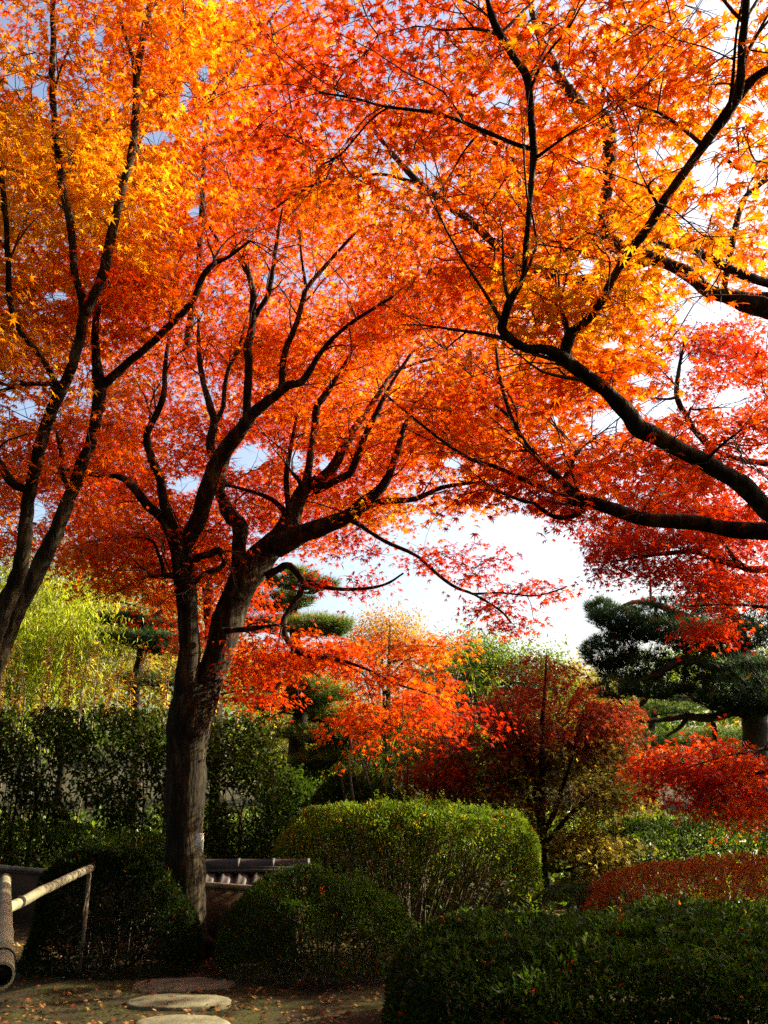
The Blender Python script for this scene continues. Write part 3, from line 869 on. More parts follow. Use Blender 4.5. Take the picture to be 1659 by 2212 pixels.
def superell(n, p, top=True, r=None):
    r = r or R
    d = unit(r.normal(size=(n, 3)))
    if top:
        d[:, 2] = np.abs(d[:, 2]) ** .9 * np.where(r.uniform(0, 1, n) < .93, 1, -.1)
        d = unit(d)
    k = (np.abs(d) ** p).sum(1) ** (-1 / p)
    q = d * k[:, None]
    g = np.sign(q) * np.abs(q) ** (p - 1)
    return q, unit(g)


def shrub(name, label, cat, c, half, n, leaf=.03, T=TOVAL, pal=GREENS, hue=.4, hj=.14, p=3.2, depth=.10, rot=0, bump=.07, mat=None, stems=26, group=None,
          sprig=0, accent=None, lean=.55, deep=1.0, stem_r=.006, front=True, stemmat=None):
    """a clipped shrub: leaves through an outer shell, stems fanning up inside"""
    o = thing(name, label, cat, (c[0], c[1], 0), group)
    a = np.array(half, float)
    q, g = superell(int(n * 1.7), p)
    cr, sr = math.cos(rot), math.sin(rot)
    RM = np.array([[cr, sr, 0], [-sr, cr, 0], [0, 0, 1]])
    # keep the far side thinner: less of it is ever seen
    if front:
        w = q @ RM
        keep = R.uniform(0, 1, len(q)) < np.where((w[:, 1] > .35) & (q[:, 2] < .75), .35, 1)
        q, g = q[keep], g[keep]
    q, g = q[:n], g[:n]
    n = len(q)
    loc = q * a
    b = smooth_noise(loc, int(c[0] * 37 + 400) % 997, 3.2) * bump + smooth_noise(loc, 5, 9) * bump * .45
    dep = np.minimum(R.exponential(depth, n), depth * 4) - .03
    loc = loc + unit(g / a) * (b - dep)[:, None]
    g = unit(g / a)
    loc, g = loc @ RM, g @ RM
    pos = loc + np.array([c[0], c[1], c[2]])
    keep = pos[:, 2] > .03
    pos, g, dep, b = pos[keep], g[keep], dep[keep], b[keep]
    n = len(pos)
    tip = unit(g + R.normal(0, .7, (n, 3)) + np.array([0, 0, .25]))
    nor = unit(g * lean + np.array([0, 0, .7]) + R.normal(0, .5, (n, 3)))
    cl = smooth_noise(pos, 31, 5)
    h = hue + cl * .06 + R.normal(0, hj, n) * .6
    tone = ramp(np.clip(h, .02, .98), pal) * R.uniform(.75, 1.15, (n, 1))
    tone = tone * deep  # shade painted into the leaf colour of hedges that stand in shadow
    if accent is not None:
        k = R.uniform(0, 1, n) < accent[0]
        tone[k] = ramp(R.uniform(accent[2], accent[3], k.sum()), accent[1])
    sz = leaf * R.uniform(.65, 1.25, n)
    if sprig:
        ts = R.choice(n, sprig)
        ts = ts[g[ts][:, 2] > .2]
        P2, T2, N2, C2 = [], [], [], []
        for i in ts:
            L = R.uniform(.05, .16)
            ax = unit(np.array([R.normal(0, .25), R.normal(0, .25), 1]))
            for s in np.linspace(.2, 1, 6):
                aa = R.uniform(0, 6.28)
                P2.append(pos[i] + ax * L * s)
                T2.append([math.cos(aa), math.sin(aa), R.uniform(.3, 1)])
                N2.append([R.normal(0, .3), R.normal(0, .3), 1])
                C2.append(tone[i] * 1.15)
        pos, tip, nor, tone = np.vstack([pos, P2]), np.vstack([tip, T2]), np.vstack([nor, N2]), np.vstack([tone, C2])
        sz = np.r_[sz, np.full(len(P2), leaf)]
    leaves_mesh('foliage', T, pos, tip, nor, sz, tone, mat or M_GREEN, o)
    m = MB()
    for k in range(stems):
        e, _ = superell(1, p)
        e = (e[0] * a * R.uniform(.7, .93)) @ RM + np.array(c)
        bx = np.array([c[0], c[1], -.03]) + np.array([(e[0] - c[0]) * .55, (e[1] - c[1]) * .55, 0]) + np.r_[R.normal(0, .05, 2), 0]
        md = bx + (e - bx) * .5 + np.array([R.normal(0, .06), R.normal(0, .06), .06])
        pl = resample(np.array([bx, md, e]), 3)
        m.tube(pl, np.linspace(stem_r * 1.6, stem_r * .5, len(pl)), 5, False)
        for _ in range(2):
            j = R.integers(2, len(pl) - 1)
            e2 = pl[j] + unit(R.normal(size=3) + np.array([0, 0, .8])) * R.uniform(.12, .3)
            m.tube(np.array([pl[j], (pl[j] + e2) / 2 + R.normal(0, .015, 3), e2]), np.array([.7, .5, .3]) * stem_r, 4, False)
    m.build('stems', stemmat or M_HSTEM, o, True)
    return o


RUST = np.array([(.08, .02, .012), (.22, .04, .015), (.36, .075, .02), (.42, .13, .03), (.10, .09, .025)])
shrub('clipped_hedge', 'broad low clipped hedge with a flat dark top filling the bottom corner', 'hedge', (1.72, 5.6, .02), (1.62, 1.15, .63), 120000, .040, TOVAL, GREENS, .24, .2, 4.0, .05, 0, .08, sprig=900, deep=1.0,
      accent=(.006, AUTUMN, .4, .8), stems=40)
p = P(690, 1990, 7.55)
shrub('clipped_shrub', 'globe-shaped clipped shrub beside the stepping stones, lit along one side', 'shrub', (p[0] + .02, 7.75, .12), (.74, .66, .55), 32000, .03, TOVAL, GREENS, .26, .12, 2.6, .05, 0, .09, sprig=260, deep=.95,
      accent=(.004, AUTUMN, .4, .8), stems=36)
p = P(885, 1850, 9.7)
shrub('clipped_hedge', 'tall round-shouldered clipped hedge with sunlight glowing through its bare stems', 'hedge', (p[0], 9.9, .42), (1.36, .55, .74), 40000, .036, TOVAL, GREENS, .5, .16, 3.2, .05, 0, .10, sprig=260,
      accent=(.02, AUTUMN, .6, .95), stems=90, stem_r=.008, lean=.4)
p = P(1560, 1930, 8.6)
shrub('azalea_hedge', 'low rust-red azalea mound between the flat hedge and the dark hedge', 'hedge', (p[0] + .25, 8.7, .1), (1.5, .85, .58), 30000, .03, TOVAL, RUST, .5, .3, 2.6, .05, 0, .06, sprig=200, stems=50, mat=M_MAPLE)
p = P(1620, 1840, 11.5)
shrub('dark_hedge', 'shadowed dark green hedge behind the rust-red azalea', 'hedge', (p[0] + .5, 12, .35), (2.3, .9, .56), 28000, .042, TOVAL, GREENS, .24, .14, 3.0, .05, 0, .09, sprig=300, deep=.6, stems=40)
p = P(268, 1930, 7.75)
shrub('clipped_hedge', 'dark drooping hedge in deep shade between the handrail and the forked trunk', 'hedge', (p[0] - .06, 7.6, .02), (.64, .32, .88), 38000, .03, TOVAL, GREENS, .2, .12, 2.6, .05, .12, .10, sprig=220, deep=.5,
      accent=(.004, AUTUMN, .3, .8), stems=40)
p = P(120, 1850, 10.8)
shrub('clipped_hedge', 'shaded hedge with a sun-flecked top behind the brown garden wall', 'hedge', (p[0] - .4, 11.2, .28), (2.3, .38, .54), 18000, .036, TOVAL, GREENS, .3, .14, 3.4, .05, -.3, .07, sprig=260,
      accent=(.03, GREENS, .8, .98), stems=40)
p = P(1250, 1930, 9.3)
fo = thing('fern', 'dark green fern at the foot of the small crimson maple', 'fern', (p[0], 9.2, 0))
FP, FT, FN, FTn = [], [], [], []
for k in range(22):
    a = k * 2.4
    L = R.uniform(.35, .6)
    for s in np.linspace(.15, 1, 16):
        q = np.array([p[0] + math.cos(a) * L * s, 9.2 + math.sin(a) * L * s, .42 + .25 * s - .42 * s * s])
        for sd in (-1, 1):
            FP.append(q)
            FT.append([math.cos(a + sd * 1.2), math.sin(a + sd * 1.2), -.2])
            FN.append([0, 0, 1])
            FTn.append(.16 + .1 * R.uniform())
FP = np.array(FP)
leaves_mesh('fronds', TLONG, FP, np.array(FT), np.array(FN) + R.normal(0, .2, FP.shape), .13 * R.uniform(.7, 1.1, len(FP)), ramp(np.array(FTn), GREENS), M_GREEN, fo)
m = MB()
for k in range(22):
    a = k * 2.4
    m.tube(np.array([(p[0], 9.2, 0), (p[0] + math.cos(a) * .05, 9.2 + math.sin(a) * .05, .3), (p[0] + math.cos(a) * .12, 9.2 + math.sin(a) * .12, .44)]), [.006, .005, .003], 4, False)
m.build('stems', M_HSTEM, fo)


for (px, yy, hx, hz, n, lab, sd) in [(900, 14.0, 2.0, 2.3, 24000, 'sunlit green bush behind the small crimson maple', 3), (770, 11.6, .8, 1.35, 11000, 'dark evergreen bush behind the tall clipped hedge, beside the bright leafy shrub', 1), (630, 12.6, .55, 1.35, 6000, 'dark evergreen bush under the layered bright pine', 2)]:
    p = P(px, 1800, yy)
    shrub('evergreen_bush', lab, 'bush', (p[0], yy, .1), (hx, .6, hz), n, .075, TOVAL, GREENS, .27 if sd < 3 else .48, .14, 2.2, .14, 0, .16, sprig=60, stems=26, stem_r=.012)

# the tall leafy screen with long shoots standing out of its top
def leafy_screen(name, label, x0, x1, y, h, half_y, n, shoots, seed, leaf=.075, density=1.0):
    r = np.random.default_rng(seed)
    o = thing(name, label, 'hedge', ((x0 + x1) / 2, y, 0))
    m = MB()
    pos, tone = [], []
    ns = int((x1 - x0) * 2.4)
    for k in range(ns):
        bx = r.uniform(x0, x1)
        by = y + r.uniform(-.5, .5) * half_y
        tx = bx + r.normal(0, .3)
        pl = resample(np.array([(bx, by, -.03), (bx + r.normal(0, .08), by + r.normal(0, .08), h * .45), (tx, by + r.normal(0, .15), h * r.uniform(.8, .98))]), 5)
        m.tube(pl, np.linspace(r.uniform(.015, .03), .006, len(pl)), 6, False, .1, k)
        for _ in range(7):
            j = r.integers(3, len(pl) - 1)
            e = pl[j] + unit(r.normal(size=3) + np.array([0, 0, .5])) * r.uniform(.2, .55)
            m.tube(np.array([pl[j], (pl[j] + e) / 2 + r.normal(0, .03, 3), e]), [.007, .005, .003], 4, False)
    m.build('stems', M_TWIG, o, True)
    c = np.stack([r.uniform(x0, x1, n // 14), y + r.uniform(-half_y, half_y, n // 14), h * (1 - r.uniform(0, 1, n // 14) ** 1.25 * .95)], -1)
    idx = r.integers(0, len(c), n)
    pos = c[idx] + r.normal(0, .15, (n, 3))
    top = h + .09 * smooth_noise(pos * [1, 0, 0], seed, 4)
    hole = smooth_noise(pos * [1, .4, 1], seed + 3, 3.6) + .5 * smooth_noise(pos, seed + 8, 8)
    pos = pos[(pos[:, 2] < top) & (pos[:, 2] > .1) & (hole < .34 + r.normal(0, .1, n))]
    n = len(pos)
    tip = np.stack([r.normal(0, 1, n), r.normal(0, 1, n), r.uniform(-1.4, .1, n)], -1)
    nor = np.stack([r.normal(0, .6, n), r.normal(0, .6, n), np.ones(n)], -1)
    tone = ramp(np.clip(.26 + r.normal(0, .1, n), .02, .98), GREENS) * np.array([.75, .6, .6])
    leaves_mesh('foliage', TOVAL, pos, tip, nor, leaf * r.uniform(.6, 1.15, n), tone, M_GREEN, o)
    YEL = np.array([(.22, .10, .03), (.5, .26, .04), (.66, .42, .06), (.7, .54, .10), (.62, .52, .12)])
    for k in range(shoots):
        bx = x0 + (x1 - x0) * (k + r.uniform(.1, .9)) / shoots
        by = y + r.uniform(-.8, .8) * half_y
        L = r.uniform(.25, .95)
        e = np.array([bx + r.normal(0, .05), by, h + L])
        pl = resample(np.array([(bx, by, h - .3), (bx + r.normal(0, .02), by, h + L * .4), e]), 4)
        mm = MB()
        mm.tube(pl, np.linspace(.009, .004, len(pl)), 5, False)
        so = mm.build('shoot', M_PALE, o, True)
        q = np.repeat(np.linspace(.25, 1, int(7 + L * 22)), 2)
        aa = r.uniform(0, 6.28, len(q))
        pp = pl[0] + (e - pl[0]) * q[:, None]
        tt = np.stack([np.cos(aa), np.sin(aa), r.uniform(-.9, .6, len(q))], -1)
        nn = np.stack([r.normal(0, .5, len(q)), r.normal(0, .5, len(q)), np.ones(len(q))], -1)
        leaves_mesh('leaves', TOVAL, pp, tt, nn,   .10 * r.uniform(.6, 1.2, len(q)), ramp(r.uniform(0, 1, len(q)), YEL), M_MAPLE, so)
    return o


leafy_screen('screen_hedge', 'tall dark leafy hedge with long yellow-leaved shoots standing out of its top', -6.4, -2.45, 11.9, 2.32, .5, 33000, 38, 5, .09)
leafy_screen('screen_hedge', 'dark leafy shrub hedge behind the white tag, without tall shoots', -2.4, -1.35, 11.7, 2.2, .45, 9000, 3, 6, .09)

# ------------------------------------------------------------------ shrubs with drooping whorls of long leaves
def whorl_shrub(label, base, spots, leaf, seed, per=15):
    r = np.random.default_rng(seed)
    o = thing('evergreen_shrub', label, 'shrub', base)
    sm = M_PALE if per > 15 else M_HSTEM
    m = MB()
    b = np.array(base)
    PPs, TT, NN, TN = [], [], [], []
    for (px, py, d) in spots:
        c = P(px, py, d)
        md = b + (c - b) * .45 + np.array([r.normal(0, .12), r.normal(0, .1), .1])
        pl = resample(np.array([b + np.r_[r.normal(0, .08, 2), -.03], md, c]), 5)
        m.tube(pl, np.linspace(.035, .01, len(pl)), 6, False, .12, seed)
        a = r.uniform(0, 6.28) + np.arange(per) * 2.4
        PPs.append(np.repeat(c[None], per, 0) + r.normal(0, .015, (per, 3)))
        TT.append(np.stack([np.cos(a), np.sin(a), r.uniform(-.9, .7, per)], -1))
        NN.append(np.stack([-.3 * np.cos(a), -.3 * np.sin(a), np.ones(per)], -1))
        h = np.clip(r.normal(.56, .1, per), 0, .9)
        h[r.uniform(0, 1, per) < .12] = .9
        TN.append(ramp(h, GREENS))
    m.build('stems', sm, o, True)
    PPs = np.concatenate(PPs)
    leaves_mesh('foliage', TLONG, PPs, np.concatenate(TT), np.concatenate(NN), leaf * r.uniform(.7, 1.15, len(PPs)), np.concatenate(TN), M_GREEN, o)


p = P(900, 1760, 12.5)
whorl_shrub('evergreen shrub with drooping whorls of long leaves on pale bare stems', (p[0], 12.5, 0),
            [(1025, 1450, 12.5), (985, 1440, 12.4), (1045, 1490, 12.3), (1010, 1480, 12.6), (1000, 1410, 12.6), (900, 1600, 12.3), (880, 1630, 12.1), (925, 1585, 12.6), (960, 1560, 12.7), (1060, 1470, 12.6), (1090, 1510, 12.5), (940, 1420, 12.7),
             (870, 1580, 12.4), (915, 1660, 12), (850, 1650, 12.2), (1030, 1530, 12.4)], .24, 3, 17)
p = P(800, 1780, 11.6)
whorl_shrub('bright green leafy shrub between the dark hedge and the bare-stemmed evergreen', (p[0], 11.6, 0),
            [(800 + R.normal(0, 45), 1650 + R.normal(0, 55), 11.6 + R.normal(0, .3)) for _ in range(34)], .17, 4, 14)

# ------------------------------------------------------------------ trees behind
M_BROAD = leaf_mat('broad_leaf', .4, .35, .5, (1, 1, .5))


def back_tree(name, label, cat, base, height, regions, leaf, per, cr, pal, hue, T=TLEAF4, r0=.12, jit=.08, mat=None, tilt=.5, flat=.35, seed=1, nl=7, bark=None, top=None, group=None, droop=.6):
    t = Tree(name, label, cat, base, bark, group, seed)
    b = np.array(base, float)
    t.twk = 1.6
    tp = b + np.array([R.normal(0, .2), R.normal(0, .2), height]) if top is None else np.array(top)
    md = b + (tp - b) * .5 + np.r_[R.normal(0, .12, 2), 0]
    t.limb3(np.array([b - (0, 0, .05), b + (tp - b) * .22, md, b + (tp - b) * .8, tp]), np.array([r0 * 1.25, r0, r0 * .75, r0 * .45, r0 * .15]), 'trunk', 12, .1)
    tr = t.nodes[0]
    for k in range(nl):
        s = tr[int(len(tr) * R.uniform(.3, .85))]
        rg = regions[k % len(regions)]
        e = P(rg[0] + R.normal(0, rg[2] * .4), rg[1] + R.normal(0, rg[3] * .4), (rg[4] + rg[5]) / 2)
        t.limb3(np.array([s, s + (e - s) * .5 + np.array([0, 0, .15]), e]), np.array([r0 * .4, r0 * .28, r0 * .1]), 'limb', 7, .1)
    t.crown(regions, leaf, T, per, cr, pal, hue, 0, jit, mat or M_BROAD, False, flat, tilt, droop=droop)
    t.done()
    return t


p = P(-10, 1700, 15)
BAMB = np.array([(.08, .13, .010), (.16, .24, .012), (.27, .34, .016), (.38, .42, .02), (.46, .40, .03)])
bo = thing('bamboo', 'yellow-green feathery bamboo clump behind the screen hedge', 'bamboo', (p[0], 15, 0))
for k in range(18):
    a = R.uniform(0, 6.28)
    bx, by = p[0] + R.normal(0, .55), 15 + R.normal(0, .5)
    hgt = R.uniform(3.4, 5.2)
    pl = resample(np.array([(bx, by, -.03), (bx + R.normal(0, .1), by, hgt * .5), (bx + .5 * math.cos(a), by + .4 * math.sin(a), hgt * .85), (bx + 1.1 * math.cos(a), by + .8 * math.sin(a), hgt * .9)]), 6)
    m = MB()
    m.tube(pl, np.linspace(.014, .004, len(pl)), 6, False)
    m.build('culm', M_HSTEM, bo, True)
    n = 760
    s = pl[np.minimum((R.uniform(.3, 1, n) ** .8 * len(pl)).astype(int), len(pl) - 1)]
    q = s + R.normal(0, .28, (n, 3)) * [1, 1, .6]
    tip = np.stack([R.normal(0, .7, n), R.normal(0, .7, n), -R.uniform(.1, 1.3, n)], -1)
    nor = np.stack([R.normal(0, .5, n), R.normal(0, .5, n), np.ones(n)], -1)
    leaves_mesh('foliage', TLONG, q, tip, nor, .115 * R.uniform(.7, 1.2, n), ramp(np.clip(R.normal(.6, .2, n), 0, 1), BAMB), M_BROAD, bo)

GOLD = np.array([(.09, .07, .015), (.19, .155, .02), (.30, .25, .028), (.40, .31, .03), (.46, .26, .025)])
p = P(130, 1650, 20)
back_tree('golden_tree', 'fine-twigged olive and gold tree rising behind the bamboo', 'tree', (p[0], 20, 0), 6.2,
          [(140, 1260, 110, 90, 18.5, 21, 44), (120, 1370, 140, 80, 18.5, 21, 44), (40, 1280, 80, 120, 18.5, 21, 30), (260, 1330, 110, 70, 18.5, 21, 30), (200, 1440, 140, 70, 18, 21, 34)], .085, 150, (.4, .75), GOLD, .5, r0=.1, seed=301)
p = P(420, 1650, 23)
back_tree('golden_tree', 'pale yellow-green tree between the pine pads behind the forked trunk', 'tree', (p[0], 23, 0), 4.5,
          [(400, 1430, 150, 80, 22, 24, 34), (640, 1590, 110, 70, 20, 23, 40), (700, 1520, 60, 60, 20, 23, 16), (330, 1300, 110, 40, 22, 24, 16)], .1, 140, (.45, .8), GOLD[1:], .55, r0=.09, seed=310)
p = P(830, 1650, 24)
OR2 = np.array([(.30, .12, .03), (.46, .20, .04), (.55, .27, .05), (.58, .34, .07)])
back_tree('autumn_tree', 'hazy orange-gold tree rising behind the scarlet drooping branch', 'tree', (p[0], 24, 0), 5.4,
          [(830, 1370, 80, 36, 23, 25, 40), (900, 1420, 60, 40, 23, 25, 24), (780, 1430, 70, 50, 23, 25, 30), (860, 1500, 120, 60, 23, 25, 34)], .09, 150, (.4, .7), OR2, .6, r0=.1, seed=320)
p = P(1040, 1650, 19)
GR2 = GREENS[1:6]
back_tree('evergreen_tree', 'rounded dark green broadleaf tree against the white sky', 'tree', (p[0], 19, 0), 4.0,
          [(1030, 1420, 60, 34, 18, 20, 30), (1100, 1460, 90, 50, 18, 20, 40), (980, 1470, 80, 60, 18, 20, 34), (1180, 1480, 60, 40, 18, 20, 22), (1050, 1550, 140, 70, 18, 20, 50)], .08, 190, (.3, .55), GR2, .62, r0=.12, seed=330, flat=.5)
p = P(1230, 1650, 26)
back_tree('autumn_tree', 'small yellow-green and orange tree whose top shows beside the pine', 'tree', (p[0], 26, 0), 4.0,
          [(1230, 1470, 50, 30, 25, 27, 18), (1260, 1530, 70, 60, 25, 27, 24)], .1, 150, (.4, .7), GOLD, .7, r0=.1, seed=340)
p = P(1640, 1650, 26)
back_tree('autumn_tree', 'yellow tree glimpsed behind the thick pine trunk', 'tree', (p[0] + .6, 26, 0), 4.5,
          [(1660, 1580, 50, 60, 25, 27, 26), (1720, 1520, 60, 80, 25, 27, 20)], .1, 150, (.4, .7), np.array([(.5, .25, .03), (.6, .36, .04), (.62, .42, .06)]), .5, r0=.1, seed=350)


# ------------------------------------------------------------------ pines
PINE = np.array([(.010, .026, .009), (.024, .054, .014), (.05, .10, .018), (.10, .17, .02), (.20, .25, .03)])


def pine(label, base, trunk, limbs, pads, needle, seed, hue=.4, dens=1.0):
    t = Tree('pine_tree', label, 'pine', base, M_PINEB, None, seed)
    if trunk is not None:
        t.limb3(np.asarray(trunk[0]), np.asarray(trunk[1]), 'trunk', 16, .12)
    for pts, r in limbs:
        t.limb3(np.asarray(pts), np.asarray(r), 'limb', 9, .14)
    for (px, py, d, rx, ry, n, h) in pads:
        n = int(n * dens)
        c = P(px, py, d)
        k = PS(px, py, d) / F
        u = unit(R.normal(size=(n, 3)))
        q = np.cbrt(R.uniform(.25, 1, n))[:, None] * u
        pos = c + q * np.array([rx * k, rx * k * .8, ry * k * .72])
        pos[:, 2] += .05 * smooth_noise(pos, seed, 4)
        pos = pos[pos[:, 2] > .25]
        n = len(pos)
        ax = unit(np.stack([q[:n, 0] * .8, q[:n, 1] * .8, np.ones(n) * .9 + q[:n, 2] * .4], -1) + R.normal(0, .25, (n, 3)))
        side = unit(np.cross(ax, R.normal(size=(n, 3))))
        hh = np.clip(h + .06 + .2 * q[:n, 2] + R.normal(0, .08, n), .01, .98)  # needles painted paler towards the pad tops, standing in for sun
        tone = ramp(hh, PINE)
        dead = R.uniform(0, 1, n) < .03
        tone[dead] = (.3, .19, .04)
        # needle tufts: local z of the template runs along ax
        leaves_mesh('needles', TNEEDLE, pos, side, ax, needle * R.uniform(.75, 1.2, n), tone, M_NEEDLE, t.o)
        # little branch carrying the pad
        if t.nodes:
            nd = np.concatenate(t.nodes)
            kk = np.argmin(((nd - c) ** 2).sum(1))
            s = nd[kk]
            pl = resample(np.array([s, s + (c - s) * .5 + R.normal(0, .08, 3), c - np.array([0, 0, ry * k * .5])]), 4)
            t.tw.tube(pl, np.linspace(.03, .012, len(pl)), 6, False, .1, seed)
            for _ in range(6):
                a = R.uniform(0, 6.28)
                e = c + np.array([rx * k * .8 * math.cos(a), rx * k * .6 * math.sin(a), -ry * k * .2])
                t.tw.tube(np.array([pl[-1], (pl[-1] + e) / 2 + R.normal(0, .05, 3), e]), [.012, .009, .005], 4, False)
    t.done(M_PINEB)
    return t


D2 = 17.0
pb = P(1640, 1640, D2)
pine('massive dark pine with a thick leaning trunk and crooked limbs', (pb[0] + .1, D2, 0),
     (np.array([(pb[0] + .1, D2, -.05), P(1638, 1700, D2), P(1636, 1620, D2), P(1632, 1560, D2), P(1620, 1480, D2), P(1600, 1400, D2), P(1570, 1300, D2), P(1540, 1180, D2), P(1500, 1080, D2)]), [.42, .34, .28, .25, .23, .2, .16, .11, .05]),
     [([P(1620, 1480, D2), P(1560, 1450, D2), P(1500, 1425, D2 - .2), P(1460, 1432, D2 - .3), P(1420, 1455, D2 - .4), P(1380, 1470, D2 - .5)], [.12, .11, .1, .08, .06, .03]),
      ([P(1605, 1530, D2), P(1560, 1545, D2), P(1520, 1550, D2 - .1), P(1480, 1548, D2 - .2), P(1430, 1555, D2 - .3), P(1360, 1560, D2 - .5)], [.1, .09, .08, .06, .05, .02]),
      ([P(1490, 1540, D2 - .2), P(1470, 1570, D2 - .2), P(1440, 1590, D2 - .3)], [.05, .04, .02]),
      ([P(1400, 1480, D2 - .4), P(1395, 1510, D2 - .4), P(1370, 1530, D2 - .4), P(1330, 1540, D2 - .5)], [.05, .045, .04, .02]),
      ([P(1600, 1400, D2), P(1480, 1330, D2), P(1380, 1300, D2 - .3), P(1310, 1330, D2 - .5)], [.1, .08, .05, .02]),
      ([P(1540, 1560, D2), P(1545, 1590, D2), P(1542, 1640, D2)], [.05, .05, .04])],
     [(1320, 1410, D2, 64, 54, 760, .22), (1370, 1450, D2, 80, 44, 620, .2), (1330, 1340, D2 - .4, 60, 34, 420, .16), (1480, 1370, D2 - .5, 110, 40, 760, .14), (1600, 1500, D2 - .9, 110, 60, 900, .1), (1420, 1490, D2 - .3, 80, 24, 360, .2), (1400, 1360, D2, 90, 40, 620, .2), (1300, 1320, D2, 36, 34, 260, .2), (1450, 1320, D2, 100, 36, 560, .22), (1560, 1380, D2, 110, 60, 900, .14),
      (1560, 1450, D2 - .6, 100, 44, 700, .12), (1640, 1460, D2 - .6, 80, 60, 560, .12), (1620, 1530, D2 - .8, 80, 28, 420, .16), (1440, 1420, D2 + .4, 90, 20, 260, .3), (1640, 1330, D2, 90, 60, 500, .16), (1500, 1500, D2 + .5, 90, 26, 300, .2),
      (1400, 1100, D2, 60, 60, 380, .2), (1470, 1040, D2, 60, 40, 300, .25), (1390, 1180, D2, 60, 40, 300, .2), (1520, 1140, D2, 90, 60, 380, .2), (1330, 1490, D2 - .3, 60, 30, 260, .3), (1720, 1420, D2, 80, 120, 500, .15)],
     .21, 401, dens=.62)
p = P(1450, 1700, 20)
pine('low bright green pine pads in sun behind the massive dark pine', (p[0], 20.5, 0),
     (np.array([(p[0], 20.5, -.05), P(1400, 1650, 20.5), P(1410, 1560, 20.5), P(1430, 1500, 20.5)]), [.14, .11, .08, .04]),
     [([P(1405, 1600, 20.5), P(1480, 1580, 20.4), P(1550, 1580, 20.4)], [.05, .04, .02])],
     [(1440, 1530, 20.3, 90, 22, 420, .72), (1390, 1600, 20, 70, 24, 300, .62), (1490, 1600, 20, 70, 24, 340, .74), (1560, 1590, 20, 70, 24, 320, .7), (1340, 1560, 20, 50, 20, 200, .6), (1500, 1500, 20.4, 60, 18, 200, .7), (1330, 1500, 20.4, 40, 16, 160, .7), (1420, 1650, 19.5, 90, 26, 260, .5)],
     .17, 402)
p = P(640, 1700, 14)
pine('layered bright green pine beside the forked trunk', (p[0], 14.2, 0),
     (np.array([(p[0], 14.2, -.05), P(640, 1620, 14.2), P(655, 1500, 14.2), P(640, 1400, 14.2), P(632, 1300, 14.2), P(630, 1220, 14.2)]), [.16, .13, .11, .09, .07, .03]),
     [([P(655, 1520, 14.2), P(720, 1530, 14), P(760, 1520, 13.9)], [.05, .04, .02]), ([P(650, 1600, 14.2), P(620, 1590, 14), P(560, 1590, 14)], [.05, .04, .02])],
     [(620, 1250, 14, 70, 26, 360, .66), (600, 1300, 14, 80, 22, 380, .7), (660, 1350, 14, 100, 22, 440, .75), (560, 1350, 14.4, 60, 22, 240, .4), (700, 1365, 14, 60, 18, 200, .6), (640, 1480, 13.8, 80, 30, 420, .8), (690, 1500, 13.8, 70, 28, 360, .85), (610, 1525, 13.8, 70, 26, 300, .6),
      (720, 1550, 13.8, 60, 26, 280, .75), (680, 1590, 14, 80, 24, 320, .95), (700, 1640, 14, 70, 26, 280, .7), (660, 1430, 14, 90, 18, 240, .5), (690, 1265, 14, 40, 20, 120, .5)], .17, 403)
p = P(290, 1700, 15.5)
pine('shadowed blue-green pine with flat cloud-like pads above the shoots', (p[0], 15.6, 0),
     (np.array([(p[0], 15.6, -.05), P(300, 1600, 15.6), P(290, 1500, 15.6), P(310, 1400, 15.6), P(330, 1330, 15.6)]), [.14, .11, .1, .08, .05]),
     [([P(320, 1350, 15.6), P(350, 1320, 15.5), P(390, 1300, 15.4)], [.06, .05, .03])],
     [(255, 1338, 15.5, 62, 15, 420, .08), (320, 1350, 15.5, 60, 12, 340, .1), (300, 1378, 15.3, 90, 20, 560, .16), (360, 1300, 15.5, 50, 12, 220, .06), (350, 1400, 15.3, 60, 18, 260, .12), (330, 1470, 15.5, 80, 20, 280, .3)], .16, 404)

# ------------------------------------------------------------------ far wood closing the garden at the back
def far_wood():
    n = 2300
    th = R.uniform(-.75, .75, n)
    d = R.uniform(34, 48, n)
    x, y = d * np.tan(th), d
    top = 4.0 + 1.2 * smooth_noise(np.stack([th * 6, 0 * th, 0 * th], -1), 8, 1.5) + 6.5 * np.clip((-.10 - th) / .12, 0, 1) + 3.0 * np.clip((th - .24) / .1, 0, 1)
    z = R.uniform(.2, 1, n) * top * d / 40
    per = 36
    idx = np.repeat(np.arange(n), per)
    N = len(idx)
    pos = np.stack([x, y, z], -1)[idx] + R.normal(0, .55, (N, 3)) * [1, 1, .7]
    pos = pos[pos[:, 2] > 0]
    N = len(pos)
    h = np.clip(.4 + .2 * smooth_noise(pos, 77, .35) + R.normal(0, .08, N), 0, 1)
    tone = ramp(h, GREENS[1:])
    o = leaves_mesh('far_wood', TLEAF4, pos, R.normal(size=(N, 3)), R.normal(size=(N, 3)) + [0, 0, .7], .32 * R.uniform(.6, 1.2, N), tone, M_BROAD, None)
    tag(o, 'distant wood of mixed green and olive trees closing the view', 'wood', None, 'stuff')


far_wood()


